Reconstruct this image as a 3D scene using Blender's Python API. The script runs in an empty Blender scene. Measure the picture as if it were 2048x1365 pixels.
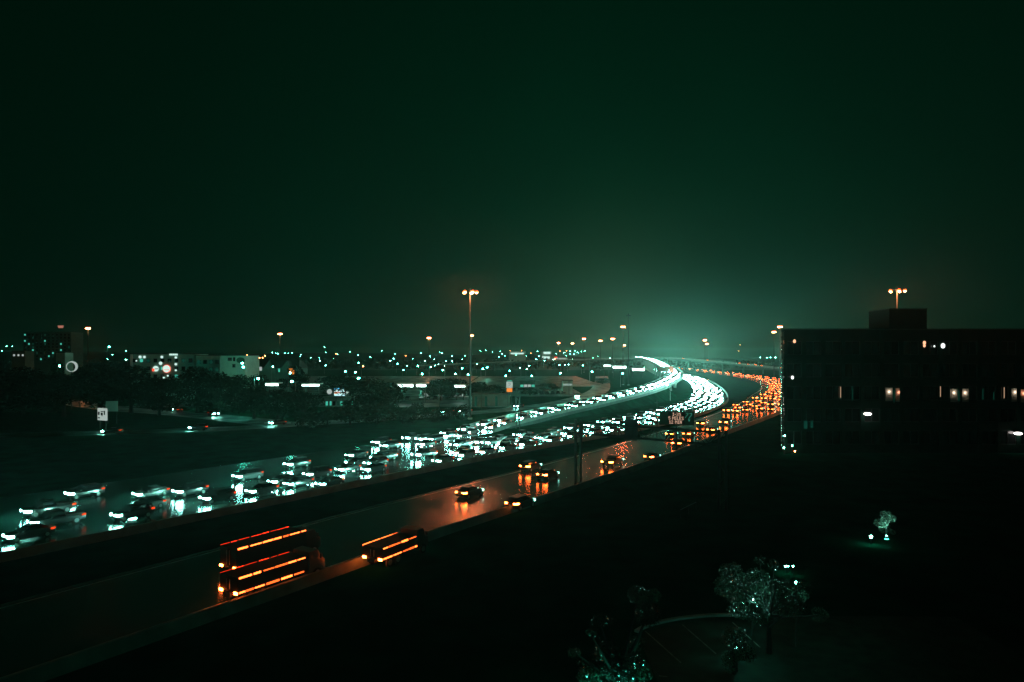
import bpy, bmesh, math, random
from mathutils import Vector, Matrix

R = math.radians
rnd = random.Random(7)
scene = bpy.context.scene
col = scene.collection

# ------------------------------------------------------------------ camera, sky, exposure
CAM_H = 20.0            # camera height above the motorway (a high window)
F_PX, HOR, CX = 1365.33, 710.0, 1024.0

cam_d = bpy.data.cameras.new("camera")
cam = bpy.data.objects.new("camera", cam_d)
col.objects.link(cam)
cam.location = (0, 0, CAM_H)
cam.rotation_euler = (R(90), 0, 0)
cam_d.sensor_width = 36.0
cam_d.lens = 24.0
cam_d.shift_y = 27.5 / 2048.0
cam_d.clip_end = 20000.0
scene.camera = cam

world = bpy.data.worlds.new("World")
scene.world = world
world.use_nodes = True
wn = world.node_tree
wn.nodes.clear()


def WN(t, **kw):
    n = wn.nodes.new(t)
    for k, v in kw.items():
        setattr(n, k, v)
    return n


def wmath(op, a, b=None, clamp=False):
    n = WN('ShaderNodeMath', operation=op, use_clamp=clamp)
    for i, v in enumerate((a, b)):
        if v is None:
            continue
        if isinstance(v, (int, float)):
            n.inputs[i].default_value = v
        else:
            wn.links.new(v, n.inputs[i])
    return n.outputs[0]


# night sky: low rain cloud lit green by the town, brightest over the town centre, fading smoothly all round
tc = WN('ShaderNodeTexCoord')
sep = WN('ShaderNodeSeparateXYZ')
wn.links.new(tc.outputs['Generated'], sep.inputs[0])
GLOW_AZ = R(8.0)
gd = WN('ShaderNodeVectorMath', operation='DOT_PRODUCT')
wn.links.new(tc.outputs['Generated'], gd.inputs[0])
gd.inputs[1].default_value = (math.sin(GLOW_AZ) * math.cos(R(3)), math.cos(GLOW_AZ) * math.cos(R(3)), math.sin(R(3)))
ang = wmath('ARCCOSINE', wmath('MINIMUM', gd.outputs['Value'], 0.99999))
wide = wmath('EXPONENT', wmath('MULTIPLY', wmath('POWER', wmath('DIVIDE', ang, R(22)), 1.5), -1.0))
tight = wmath('EXPONENT', wmath('MULTIPLY', wmath('POWER', wmath('DIVIDE', ang, R(6)), 1.6), -1.0))
nz = WN('ShaderNodeTexNoise')
nz.inputs['Scale'].default_value = 3.0
nz.inputs['Detail'].default_value = 4.0
wn.links.new(tc.outputs['Generated'], nz.inputs['Vector'])
mott = wmath('ADD', wmath('MULTIPLY', nz.outputs['Fac'], 0.8), 0.60)


def wcol(fac, rgb):
    n = WN('ShaderNodeVectorMath', operation='SCALE')
    n.inputs[0].default_value = rgb
    wn.links.new(fac, n.inputs['Scale'])
    return n.outputs[0]


def wadd(a, b):
    n = WN('ShaderNodeVectorMath', operation='ADD')
    wn.links.new(a, n.inputs[0])
    wn.links.new(b, n.inputs[1])
    return n.outputs[0]


base_sky = WN('ShaderNodeRGB')
base_sky.outputs[0].default_value = (0.0, 0.0045, 0.0021, 1)
SKY_WIDE = (0.0, 0.0150, 0.0058)
SKY_TIGHT = (0.012, 0.016, 0.009)
sky_sum = wadd(wadd(base_sky.outputs[0], wcol(wmath('MULTIPLY', wide, mott), SKY_WIDE)), wcol(tight, SKY_TIGHT))
bg = WN('ShaderNodeBackground')
bg.inputs['Strength'].default_value = 1.0
wn.links.new(sky_sum, bg.inputs['Color'])
wo = WN('ShaderNodeOutputWorld')
wn.links.new(bg.outputs[0], wo.inputs['Surface'])

scene.view_settings.view_transform = 'Standard'
scene.view_settings.look = 'None'
scene.view_settings.exposure = 0.0
scene.view_settings.gamma = 1.0
scene.view_settings.use_curve_mapping = False
scene.render.engine = 'CYCLES'
cy = scene.cycles
cy.use_denoising = True
cy.max_bounces = 5
cy.diffuse_bounces = 2
cy.glossy_bounces = 3
cy.transmission_bounces = 3
cy.volume_bounces = 0
cy.transparent_max_bounces = 6
cy.sample_clamp_indirect = 4.0
cy.sample_clamp_direct = 60.0
cy.caustics_reflective = False
cy.caustics_refractive = False
cy.use_light_tree = True

HAZE_DENSITY = 0.00011
HAZE_G = 0.72

# ------------------------------------------------------------------ helpers


def at(px, py, z=0.0, Y=None):
    """world point of a place seen at photo pixel (px,py), lying at height z (or at distance Y)"""
    if Y is None:
        Y = (CAM_H - z) * F_PX / (py - HOR)
        return Vector(((px - CX) / F_PX * Y, Y, z))
    return Vector(((px - CX) / F_PX * Y, Y, CAM_H - (py - HOR) * Y / F_PX))


MATS = {}


def principled(name, color, rough=0.6, metal=0.0, noise=None, spec=0.5, coat=0.0, coat_rough=0.05, random_ramp=None):
    m = bpy.data.materials.new(name)
    m.use_nodes = True
    nt = m.node_tree
    b = nt.nodes['Principled BSDF']
    b.inputs['Base Color'].default_value = (*color, 1)
    b.inputs['Roughness'].default_value = rough
    b.inputs['Metallic'].default_value = metal
    b.inputs['Specular IOR Level'].default_value = spec
    b.inputs['Coat Weight'].default_value = coat
    b.inputs['Coat Roughness'].default_value = coat_rough
    if noise:
        sc, amt = noise
        t = nt.nodes.new('ShaderNodeTexCoord')
        n = nt.nodes.new('ShaderNodeTexNoise')
        n.inputs['Scale'].default_value = sc
        n.inputs['Detail'].default_value = 6
        nt.links.new(t.outputs['Object'], n.inputs['Vector'])
        r = nt.nodes.new('ShaderNodeValToRGB')
        r.color_ramp.elements[0].position = 0.3
        r.color_ramp.elements[1].position = 0.7
        r.color_ramp.elements[0].color = (*[c * (1 - amt) for c in color], 1)
        r.color_ramp.elements[1].color = (*[min(1, c * (1 + amt)) for c in color], 1)
        nt.links.new(n.outputs['Fac'], r.inputs['Fac'])
        nt.links.new(r.outputs['Color'], b.inputs['Base Color'])
    if random_ramp:
        oi = nt.nodes.new('ShaderNodeObjectInfo')
        r = nt.nodes.new('ShaderNodeValToRGB')
        r.color_ramp.interpolation = 'CONSTANT'
        for i, (p, c) in enumerate(random_ramp):
            e = r.color_ramp.elements[i] if i < 2 else r.color_ramp.elements.new(p)
            e.position = p
            e.color = (*c, 1)
        nt.links.new(oi.outputs['Random'], r.inputs['Fac'])
        nt.links.new(r.outputs['Color'], b.inputs['Base Color'])
    MATS[name] = m
    return m


def emitter(name, color, strength):
    m = bpy.data.materials.new(name)
    m.use_nodes = True
    nt = m.node_tree
    nt.nodes.clear()
    e = nt.nodes.new('ShaderNodeEmission')
    e.inputs['Color'].default_value = (*color, 1)
    e.inputs['Strength'].default_value = strength
    o = nt.nodes.new('ShaderNodeOutputMaterial')
    nt.links.new(e.outputs[0], o.inputs['Surface'])
    MATS[name] = m
    return m


def wet_asphalt(name, color, rough_lo, rough_hi, bump=0.25, scale=0.6, spec=0.8):
    m = principled(name, color, 0.4, noise=(0.35, 0.35), spec=spec)
    nt = m.node_tree
    b = nt.nodes['Principled BSDF']
    t = nt.nodes.new('ShaderNodeTexCoord')
    n = nt.nodes.new('ShaderNodeTexNoise')          # puddled and drained patches
    n.inputs['Scale'].default_value = 0.16
    n.inputs['Detail'].default_value = 5
    nt.links.new(t.outputs['Object'], n.inputs['Vector'])
    mr = nt.nodes.new('ShaderNodeMapRange')
    mr.inputs['From Min'].default_value = 0.35
    mr.inputs['From Max'].default_value = 0.68
    mr.inputs['To Min'].default_value = rough_lo
    mr.inputs['To Max'].default_value = rough_hi
    nt.links.new(n.outputs['Fac'], mr.inputs['Value'])
    nt.links.new(mr.outputs[0], b.inputs['Roughness'])
    w = nt.nodes.new('ShaderNodeTexNoise')          # ripples of the running water and the aggregate
    w.inputs['Scale'].default_value = scale
    w.inputs['Detail'].default_value = 7
    w.inputs['Roughness'].default_value = 0.65
    nt.links.new(t.outputs['Object'], w.inputs['Vector'])
    bp = nt.nodes.new('ShaderNodeBump')
    bp.inputs['Strength'].default_value = bump
    bp.inputs['Distance'].default_value = 0.12
    nt.links.new(w.outputs['Fac'], bp.inputs['Height'])
    nt.links.new(bp.outputs[0], b.inputs['Normal'])
    return m


# surfaces
wet_asphalt('asphalt', (0.008, 0.028, 0.024), 0.11, 0.27, 0.20)
wet_asphalt('old_asphalt', (0.004, 0.034, 0.028), 0.3, 0.65, 0.3, spec=0.22)
principled('dull_asphalt', (0.008, 0.045, 0.033), 0.85, noise=(0.8, 0.3), spec=0.05)
principled('grass', (0.002, 0.036, 0.020), 0.95, noise=(0.25, 0.5), spec=0.0)
principled('hill', (0.006, 0.030, 0.018), 0.95, noise=(0.01, 0.4), spec=0.1)
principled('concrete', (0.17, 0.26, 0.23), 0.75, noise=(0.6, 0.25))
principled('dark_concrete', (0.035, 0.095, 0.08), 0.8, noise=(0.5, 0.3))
principled('road_paint', (0.42, 0.45, 0.44), 0.45, noise=(2.5, 0.25))
principled('worn_paint', (0.10, 0.17, 0.15), 0.8, noise=(1.6, 0.6), spec=0.1)
principled('galvanised', (0.30, 0.31, 0.31), 0.5, metal=0.7, noise=(1.5, 0.2))
principled('dark_steel', (0.018, 0.04, 0.034), 0.6, metal=0.2)
principled('sign_green', (0.006, 0.07, 0.04), 0.55)
principled('sign_back', (0.035, 0.04, 0.04), 0.6, metal=0.2)
principled('display_black', (0.006, 0.007, 0.007), 0.4)
principled('sign_white', (0.75, 0.75, 0.72), 0.5)
principled('brown_panel', (0.12, 0.085, 0.06), 0.7, noise=(0.8, 0.3))
principled('red_panel', (0.35, 0.06, 0.04), 0.6)
principled('bark', (0.006, 0.012, 0.009), 0.95, noise=(3.0, 0.4))
principled('leaf', (0.028, 0.065, 0.040), 0.26, spec=0.9, noise=(0.7, 0.45))
principled('leaf_dark', (0.009, 0.026, 0.016), 0.8, spec=0.05, noise=(0.4, 0.45))
principled('render_wall', (0.32, 0.50, 0.43), 0.85, noise=(0.4, 0.12))
principled('grey_wall', (0.05, 0.13, 0.105), 0.85, noise=(0.4, 0.2))
principled('brick_wall', (0.16, 0.10, 0.075), 0.85, noise=(0.8, 0.25))
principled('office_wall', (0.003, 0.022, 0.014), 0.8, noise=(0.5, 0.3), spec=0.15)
principled('roofing', (0.02, 0.05, 0.04), 0.85, noise=(1.2, 0.3))
principled('window_frame', (0.05, 0.055, 0.055), 0.5, metal=0.3)
principled('dark_glass', (0.008, 0.010, 0.010), 0.08, spec=0.5)
principled('polished_metal', (0.85, 0.82, 0.78), 0.16, metal=1.0, noise=(1.8, 0.1))
principled('car_glass', (0.010, 0.012, 0.012), 0.05, spec=0.6)
principled('tyre', (0.018, 0.018, 0.018), 0.85)
principled('rim', (0.40, 0.40, 0.40), 0.35, metal=0.9)
principled('trim_black', (0.02, 0.02, 0.02), 0.6)
principled('car_paint', (0.1, 0.1, 0.1), 0.4, coat=0.35, coat_rough=0.08, random_ramp=[
    (0.0, (0.008, 0.010, 0.010)), (0.40, (0.018, 0.024, 0.024)), (0.62, (0.045, 0.06, 0.058)),
    (0.80, (0.07, 0.09, 0.088)), (0.88, (0.03, 0.008, 0.008)), (0.94, (0.008, 0.02, 0.03))])
principled('box_body', (0.012, 0.014, 0.014), 0.7, noise=(0.9, 0.12), spec=0.1)

# lamps (the grading of the photograph makes "white" light teal, sodium light orange)
emitter('headlight_on', (0.30, 1.00, 0.80), 560.0)
emitter('headlight_far', (0.42, 1.00, 0.84), 1200.0)
emitter('headlight_away', (0.30, 1.00, 0.80), 7.0)
emitter('taillight_on', (1.00, 0.125, 0.018), 75.0)
emitter('taillight_away', (1.00, 0.06, 0.008), 1.2)
emitter('brake_light_on', (1.00, 0.125, 0.018), 32.0)
emitter('marker_orange', (1.00, 0.13, 0.022), 7.0)  # glow of the added light-trail strips on the lorries
emitter('marker_orange_dim', (1.00, 0.11, 0.016), 2.6)
emitter('marker_red_dim', (1.00, 0.032, 0.006), 1.2)
emitter('marker_red', (1.00, 0.032, 0.006), 3.5)
emitter('sodium_lamp', (1.00, 0.22, 0.080), 700.0)
emitter('sodium_lamp_close', (1.00, 0.22, 0.080), 3200.0)
emitter('orange_halo', (1.00, 0.11, 0.022), 3.2)
emitter('white_lamp', (0.10, 1.00, 0.70), 300.0)
emitter('dot_lamp', (0.16, 1.00, 0.72), 110.0)
emitter('amber_dot', (1.00, 0.22, 0.06), 60.0)
emitter('canopy_tube', (0.66, 1.00, 0.90), 14.0)
emitter('window_teal', (0.10, 0.85, 0.60), 0.55)
emitter('window_dim', (0.03, 0.55, 0.36), 0.06)
emitter('window_warm', (1.00, 0.28, 0.04), 1.0)
emitter('window_pink', (1.00, 0.36, 0.24), 0.42)
emitter('window_pale', (0.62, 0.55, 0.44), 0.50)
emitter('curtain_light', (1.00, 0.62, 0.38), 0.45)
emitter('wall_lamp_glow', (1.00, 0.90, 0.85), 8.0)
emitter('led_amber', (1.00, 0.60, 0.42), 1.15)
emitter('sign_letter_glow', (0.10, 0.75, 0.50), 0.30)
emitter('lit_white', (0.70, 1.00, 0.90), 0.95)
emitter('lit_white_soft', (0.66, 0.80, 0.74), 0.55)
emitter('lit_orange', (1.00, 0.26, 0.03), 1.0)
emitter('lit_red', (1.00, 0.10, 0.04), 1.2)
emitter('screen_blue', (0.10, 0.55, 0.90), 1.0)
emitter('screen_cyan', (0.55, 0.95, 1.00), 1.2)
emitter('screen_red', (1.00, 0.32, 0.22), 0.9)
emitter('flood_lamp', (0.20, 1.00, 0.75), 60.0)
emitter('path_lamp_on', (0.35, 1.00, 0.82), 110.0)
emitter('uplight_on', (0.40, 1.00, 0.84), 5000.0)


class MB:
    """collects primitives into one mesh; each call may use its own material"""

    def __init__(self):
        self.v, self.f, self.mi, self.mats = [], [], [], []

    def _m(self, m):
        m = MATS[m] if isinstance(m, str) else m
        if m not in self.mats:
            self.mats.append(m)
        return self.mats.index(m)

    def add(self, verts, faces, mat, M=None):
        b = len(self.v)
        k = self._m(mat)
        for p in verts:
            p = Vector(p)
            self.v.append(M @ p if M else p)
        for f in faces:
            self.f.append(tuple(b + i for i in f))
            self.mi.append(k)
        return self

    def box(self, c, s, mat, M=None, taper=1.0):
        x, y, z = (i / 2 for i in s)
        cx_, cy_, cz = c
        vs = []
        for zz, t in ((-z, 1.0), (z, taper)):
            for xx, yy in ((-x, -y), (x, -y), (x, y), (-x, y)):
                vs.append((cx_ + xx * t, cy_ + yy * t, cz + zz))
        fs = [(3, 2, 1, 0), (4, 5, 6, 7), (0, 1, 5, 4), (1, 2, 6, 5), (2, 3, 7, 6), (3, 0, 4, 7)]
        return self.add(vs, fs, mat, M)

    def tube(self, a, b, r0, mat, r1=None, n=8, caps=True, M=None):
        a, b = Vector(a), Vector(b)
        r1 = r0 if r1 is None else r1
        d = (b - a).normalized()
        u = d.orthogonal().normalized()
        w = d.cross(u)
        vs = []
        for p, r in ((a, r0), (b, r1)):
            for i in range(n):
                t = 2 * math.pi * i / n
                vs.append(p + (u * math.cos(t) + w * math.sin(t)) * r)
        fs = [(i, (i + 1) % n, n + (i + 1) % n, n + i) for i in range(n)]
        if caps:
            fs.append(tuple(range(n - 1, -1, -1)))
            fs.append(tuple(range(n, 2 * n)))
        return self.add(vs, fs, mat, M)

    def loft(self, rings, mat, caps=True, M=None):
        n = len(rings[0])
        vs = [p for r in rings for p in r]
        fs = []
        for k in range(len(rings) - 1):
            for i in range(n):
                j = (i + 1) % n
                fs.append((k * n + i, k * n + j, (k + 1) * n + j, (k + 1) * n + i))
        if caps:
            fs.append(tuple(range(n - 1, -1, -1)))
            fs.append(tuple((len(rings) - 1) * n + i for i in range(n)))
        return self.add(vs, fs, mat, M)

    def ball(self, c, r, mat, n=8, m=5, sq=1.0):
        c = Vector(c)
        vs, fs = [], []
        for i in range(1, m):
            p = math.pi * i / m
            for j in range(n):
                t = 2 * math.pi * j / n
                vs.append(c + Vector((r * math.sin(p) * math.cos(t), r * math.sin(p) * math.sin(t), r * math.cos(p) * sq)))
        top, bot = len(vs), len(vs) + 1
        vs += [c + Vector((0, 0, r * sq)), c - Vector((0, 0, r * sq))]
        for i in range(m - 2):
            for j in range(n):
                k = (j + 1) % n
                fs.append((i * n + j, (i + 1) * n + j, (i + 1) * n + k, i * n + k))
        for j in range(n):
            k = (j + 1) % n
            fs.append((top, j, k))
            fs.append((bot, (m - 2) * n + k, (m - 2) * n + j))
        return self.add(vs, fs, mat)

    def mesh(self, name):
        me = bpy.data.meshes.new(name)
        me.from_pydata([tuple(v) for v in self.v], [], self.f)
        for m in self.mats:
            me.materials.append(m)
        me.polygons.foreach_set('material_index', self.mi)
        me.update()
        return me

    def obj(self, name, parent=None, loc=None):
        o = bpy.data.objects.new(name, self.mesh(name))
        col.objects.link(o)
        if parent:
            o.parent = parent
        if loc is not None:
            o.location = loc
        return o


def tag(o, label=None, cat=None, group=None, kind=None):
    for k, v in (('label', label), ('category', cat), ('group', group), ('kind', kind)):
        if v:
            o[k] = v
    return o


def empty(name, loc, rz=0.0, label=None, cat=None, group=None):
    o = bpy.data.objects.new(name, None)
    col.objects.link(o)
    o.location = loc
    o.rotation_euler = (0, 0, rz)
    o.empty_display_size = 0.5
    return tag(o, label, cat, group)


def link_mesh(name, me, parent=None, loc=None):
    o = bpy.data.objects.new(name, me)
    col.objects.link(o)
    if parent:
        o.parent = parent
    if loc is not None:
        o.location = loc
    return o


def copy_tree(o, parent=None):
    kids = list(o.children)
    c = o.copy()
    col.objects.link(c)
    c.parent = parent
    for k in kids:
        copy_tree(k, c)
    return c


# ------------------------------------------------------------------ curves of the roads
def spline(pts, step=4.0):
    pts = [Vector(p) for p in pts]
    P = [2 * pts[0] - pts[1]] + pts + [2 * pts[-1] - pts[-2]]
    out = []
    for i in range(1, len(P) - 2):
        a, b, c, d = P[i - 1], P[i], P[i + 1], P[i + 2]
        n = max(2, int((c - b).length / step))
        for k in range(n):
            t = k / n
            out.append(0.5 * ((2 * b) + (c - a) * t + (2 * a - 5 * b + 4 * c - d) * t * t + (3 * b - a - 3 * c + d) * t ** 3))
    out.append(P[-2])
    return out


class Path:
    def __init__(self, pts, step=4.0):
        self.p = spline([(*q, 0) if len(q) == 2 else q for q in pts], step)
        self.s = [0.0]
        for a, b in zip(self.p, self.p[1:]):
            self.s.append(self.s[-1] + (b - a).length)
        self.len = self.s[-1]
        self.n = []
        for i in range(len(self.p)):
            a, b = self.p[max(0, i - 1)], self.p[min(len(self.p) - 1, i + 1)]
            d = (b - a)
            d.z = 0
            d.normalize()
            self.n.append(Vector((-d.y, d.x, 0)))     # to the left of travel

    def at(self, s):
        """point, left normal, heading at arc length s"""
        s = max(0.0, min(self.len - 1e-4, s))
        lo, hi = 0, len(self.s) - 1
        while hi - lo > 1:
            m = (lo + hi) // 2
            if self.s[m] <= s:
                lo = m
            else:
                hi = m
        t = (s - self.s[lo]) / max(1e-6, self.s[hi] - self.s[lo])
        p = self.p[lo].lerp(self.p[hi], t)
        n = self.n[lo].lerp(self.n[hi], t).normalized()
        return p, n, math.atan2(-n.x, n.y)

    def s_at_y(self, y):
        for i in range(len(self.p) - 1):
            if self.p[i].y <= y <= self.p[i + 1].y:
                t = (y - self.p[i].y) / max(1e-6, self.p[i + 1].y - self.p[i].y)
                return self.s[i] + t * (self.s[i + 1] - self.s[i])
        return 0.0

    def strip(self, mb, l, r, z, mat, s0=None, s1=None, thick=0.0):
        """a band between the left offsets l and r (numbers or functions of s)"""
        fl = l if callable(l) else (lambda s: l)
        fr = r if callable(r) else (lambda s: r)
        idx = [i for i in range(len(self.p)) if (s0 is None or self.s[i] >= s0) and (s1 is None or self.s[i] <= s1)]
        A = [self.p[i] + self.n[i] * fl(self.s[i]) + Vector((0, 0, z)) for i in idx]
        B = [self.p[i] + self.n[i] * fr(self.s[i]) + Vector((0, 0, z)) for i in idx]
        m = len(idx)
        if m < 2:
            return
        if thick <= 0:
            mb.add(A + B, [(k, m + k, m + k + 1, k + 1) for k in range(m - 1)], mat)
        else:
            dn = Vector((0, 0, -thick))
            mb.loft([[A[k], B[k], B[k] + dn, A[k] + dn] for k in range(m)], mat)


# median-side edge of the oncoming carriageway, then the verge-side edge of the outgoing one
M_EDGE = Path([(-120, -33), (-83, 20), (-37.5, 85), (-12.8, 121), (7.5, 149), (33, 181), (66, 235), (95, 303), (127, 420), (160, 581),
               (194, 853), (212, 1150), (226, 1500)])
R_EDGE = Path([(-105, -66), (-62, -6), (-19.5, 58), (-9.2, 75), (9.8, 102.5), (33, 138), (52, 170), (90, 232), (132, 310), (172, 400), (205, 500),
               (226, 610), (240, 750), (250, 900), (260, 1150), (268, 1500)])
RAMP = Path([(-78, 77, 0.010), (-37, 136, 0.010), (-11.9, 172.8, 0.03), (-3.0, 192, 0.6), (12.5, 219, 1.7), (32, 250, 3.0), (59, 302, 4.5), (83, 365, 6.0),
             (103, 431, 8.0), (118, 519, 10.4), (146, 700, 13.6), (186, 960, 15.4), (215, 1200, 15.8)])
S_NOSE = M_EDGE.s_at_y(140)


def main_left(s):
    # seven lanes where the slip road has merged, four beyond the nose
    t = max(0.0, min(1.0, (s - S_NOSE) / 26.0))
    return 31.5 - t * 15.8


def out_left(s):
    y = R_EDGE.at(s)[0].y
    t = max(0.0, min(1.0, (y - 180) / 150.0))
    return 16.2 + 9.0 * t


# ------------------------------------------------------------------ ground and roads
mb = MB()
xs = [-2600, -900, -400, -200, -80, 0, 80, 200, 500, 1200, 2800]
ys = [-220, -40, 40, 100, 180, 300, 500, 900, 1500]
V, Fq = [], []
for y in ys:
    for x in xs:
        V.append((x, y, -0.15))
for j in range(len(ys) - 1):
    for i in range(len(xs) - 1):
        a = j * len(xs) + i
        Fq.append((a, a + 1, a + 1 + len(xs), a + len(xs)))
mb.add(V, Fq, 'grass')
tag(mb.obj('ground'), kind='structure', label='dark rain-soaked grass land around the motorway')

# rising land to the horizon
mb = MB()
V, Fq = [], []
nx, ny = 64, 12


def hill_z(x, y):
    t = max(0.0, min(1.0, (y - 900) / 900.0))
    left = 20 + 6 * math.sin(x * 0.004 + 1.2) + 4 * math.sin(x * 0.011)
    bump = 10 * math.exp(-((x + 640) / 190.0) ** 2)
    fall = 1.0 / (1.0 + math.exp((x - 150) / 120.0))
    return -0.155 + t * t * (3 - 2 * t) * (2 + (left + bump) * fall)


for j in range(ny + 1):
    y = 900 + (3600 - 900) * (j / ny) ** 1.5
    for i in range(nx + 1):
        x = -3600 + 7200 * i / nx
        V.append((x, y, hill_z(x, y) + (0.15 * rnd.random() if j > 1 else -0.01)))
for j in range(ny):
    for i in range(nx):
        a = j * (nx + 1) + i
        Fq.append((a, a + 1, a + nx + 2, a + nx + 1))
mb.add(V, Fq, 'hill')
tag(mb.obj('hills'), kind='structure', label='low dark hills along the horizon')

mb = MB()
M_EDGE.strip(mb, main_left, 0.0, 0.0, 'asphalt')
on_road = mb.obj('oncoming_carriageway')
tag(on_road, kind='structure', label='wet asphalt carriageway packed with oncoming cars')
mb = MB()
R_EDGE.strip(mb, out_left, 0.0, 0.0, 'asphalt')
out_road = mb.obj('outgoing_carriageway')
tag(out_road, kind='structure', label='wet asphalt carriageway with cars driving away')

# markings: edge lines and lane dashes, a sheet above the asphalt
mb = MB()
M_EDGE.strip(mb, 1.05, 0.90, 0.005, 'road_paint', 30, 560)
for l in (4.7, 8.35, 12.0, 15.65, 19.3, 22.95, 26.6):
    s = 30.0
    lim = S_NOSE if l > 15 else 560
    while s < lim:
        M_EDGE.strip(mb, l + 0.07, l - 0.07, 0.005, 'road_paint', s, s + 4.2)
        s += 12.0
tag(mb.obj('lane_markings', on_road), kind='stuff')
mb = MB()
R_EDGE.strip(mb, 1.6, 1.45, 0.005, 'road_paint', 40, 560)
R_EDGE.strip(mb, lambda s: out_left(s) - 0.9, lambda s: out_left(s) - 1.05, 0.005, 'road_paint', 40, 560)
for l in (5.2, 8.85, 12.5):
    s = 34.0
    while s < 560:
        R_EDGE.strip(mb, l + 0.07, l - 0.07, 0.005, 'road_paint', s, s + 4.2)
        s += 12.0
tag(mb.obj('lane_markings', out_road), kind='stuff')

# slip road: deck on an embankment, with parapets
ramp = empty('slip_road_bridge', RAMP.p[0], 0, 'long curving raised slip road with pale parapets, crowded with white headlights', 'bridge')
off = -RAMP.p[0]
s_up = RAMP.s_at_y(186)


def shifted(mb):
    mb.v = [v + off for v in mb.v]
    return mb


mb = MB()
RAMP.strip(mb, 5.0, -5.0, 0.0, 'asphalt')
shifted(mb).obj('deck', ramp)
mb = MB()
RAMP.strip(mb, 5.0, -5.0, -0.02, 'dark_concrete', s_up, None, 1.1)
shifted(mb).obj('girder', ramp)
mb = MB()     # grassed earth bank under its lower half
idx = [i for i in range(len(RAMP.p)) if s_up <= RAMP.s[i] and RAMP.p[i].y < 330]
rows = []
for i in idx:
    z = RAMP.p[i].z
    wl = 4.9 + max(0, z - 1.0) * 1.7
    wr = 4.9 + min(max(0, z - 1.0) * 1.7, 5.0)
    rows.append([RAMP.p[i] + RAMP.n[i] * 4.9 + Vector((0, 0, -1.0)), RAMP.p[i] - RAMP.n[i] * 4.9 + Vector((0, 0, -1.0)),
                 RAMP.p[i] - RAMP.n[i] * wr + Vector((0, 0, -z - 0.3)), RAMP.p[i] + RAMP.n[i] * wl + Vector((0, 0, -z - 0.3))])
mb.loft(rows, 'grass')
shifted(mb).obj('embankment', ramp)
for side in (1, -1):
    mb = MB()
    RAMP.strip(mb, side * 5.0 + 0.2, side * 5.0 - 0.2, 0.95, 'concrete', s_up - 12, None, 1.0)
    shifted(mb).obj('parapet', ramp)
for s in range(int(RAMP.s_at_y(345)), int(RAMP.len), 38):
    p, n, h = RAMP.at(s)
    mb = MB()
    mb.tube((p.x, p.y, -0.3), (p.x, p.y, p.z - 2.0), 0.9, 'concrete', n=10)
    mb.loft([[p + n * 4.2 + Vector((0, 0, -1.1)) - Vector((n.y, -n.x, 0)) * w, p - n * 4.2 + Vector((0, 0, -1.1)) - Vector((n.y, -n.x, 0)) * w,
              p - n * 3.0 + Vector((0, 0, -2.1)) - Vector((n.y, -n.x, 0)) * w, p + n * 3.0 + Vector((0, 0, -2.1)) - Vector((n.y, -n.x, 0)) * w] for w in (-0.7, 0.7)], 'concrete')
    shifted(mb).obj('pier', ramp)
mb = MB()
RAMP.strip(mb, 4.3, 4.15, 0.006, 'road_paint', s_up - 20, 500)
RAMP.strip(mb, -4.15, -4.3, 0.006, 'road_paint', s_up - 20, 500)
tag(shifted(mb).obj('lane_markings', ramp), kind='stuff')


# flyovers
def flyover(name, pts, w, label, mat='asphalt', pier_step=42):
    path = Path(pts)
    root = empty(name, path.p[0], 0, label, 'bridge')
    o_ = -path.p[0]

    def put(mb, nm):
        mb.v = [v + o_ for v in mb.v]
        return mb.obj(nm, root)
    mb = MB()
    path.strip(mb, w, -w, 0.0, mat)
    put(mb, 'deck')
    mb = MB()
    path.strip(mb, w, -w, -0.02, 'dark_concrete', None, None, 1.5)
    put(mb, 'girder')
    for side in (1, -1):
        mb = MB()
        path.strip(mb, side * w + 0.18, side * w - 0.18, 0.95, 'concrete', None, None, 1.0)
        put(mb, 'parapet')
    s = 15.0
    while s < path.len:
        p, n, h = path.at(s)
        if p.z > 4:
            mb = MB()
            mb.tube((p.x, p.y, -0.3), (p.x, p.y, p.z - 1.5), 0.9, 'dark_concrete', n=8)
            put(mb, 'pier')
        s += pier_step
    return path


FLY_R = flyover('exit_flyover', [(300, 590, 1.5), (276, 660, 4.6), (262, 760, 8.6), (238, 850, 12.6), (222, 960, 15.2), (225, 1200, 16.0)], 5.0,
                'slender flyover climbing behind the orange tail lights towards the ridge')
FLY_L = flyover('cross_flyover', [(-120, 860, 6.0), (-40, 850, 9.5), (40, 850, 12.4), (110, 880, 14.2), (176, 930, 15.2), (240, 1010, 15.9)], 5.0,
                'dark level flyover crossing the haze below the row of sodium lamps')

# barriers along the median
def barrier(path, l, s0, s1, name, label):
    p0 = path.at(s0)[0]
    mb = MB()
    idx = [i for i in range(len(path.p)) if s0 <= path.s[i] <= s1]
    mb.loft([[path.p[i] + path.n[i] * (l + a) + Vector((0, 0, z)) - p0 for a, z in ((-0.3, -0.1), (0.3, -0.1), (0.12, 0.85), (-0.12, 0.85))] for i in idx], 'concrete')
    o = mb.obj(name, None, p0)
    return tag(o, label, 'barrier')


barrier(M_EDGE, -0.8, 40, 900, 'concrete_barrier', 'low concrete barrier between the oncoming cars and the dark median')
barrier(R_EDGE, -0.7, 40, 700, 'concrete_barrier', 'low concrete barrier where the outgoing road meets the black embankment')

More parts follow.
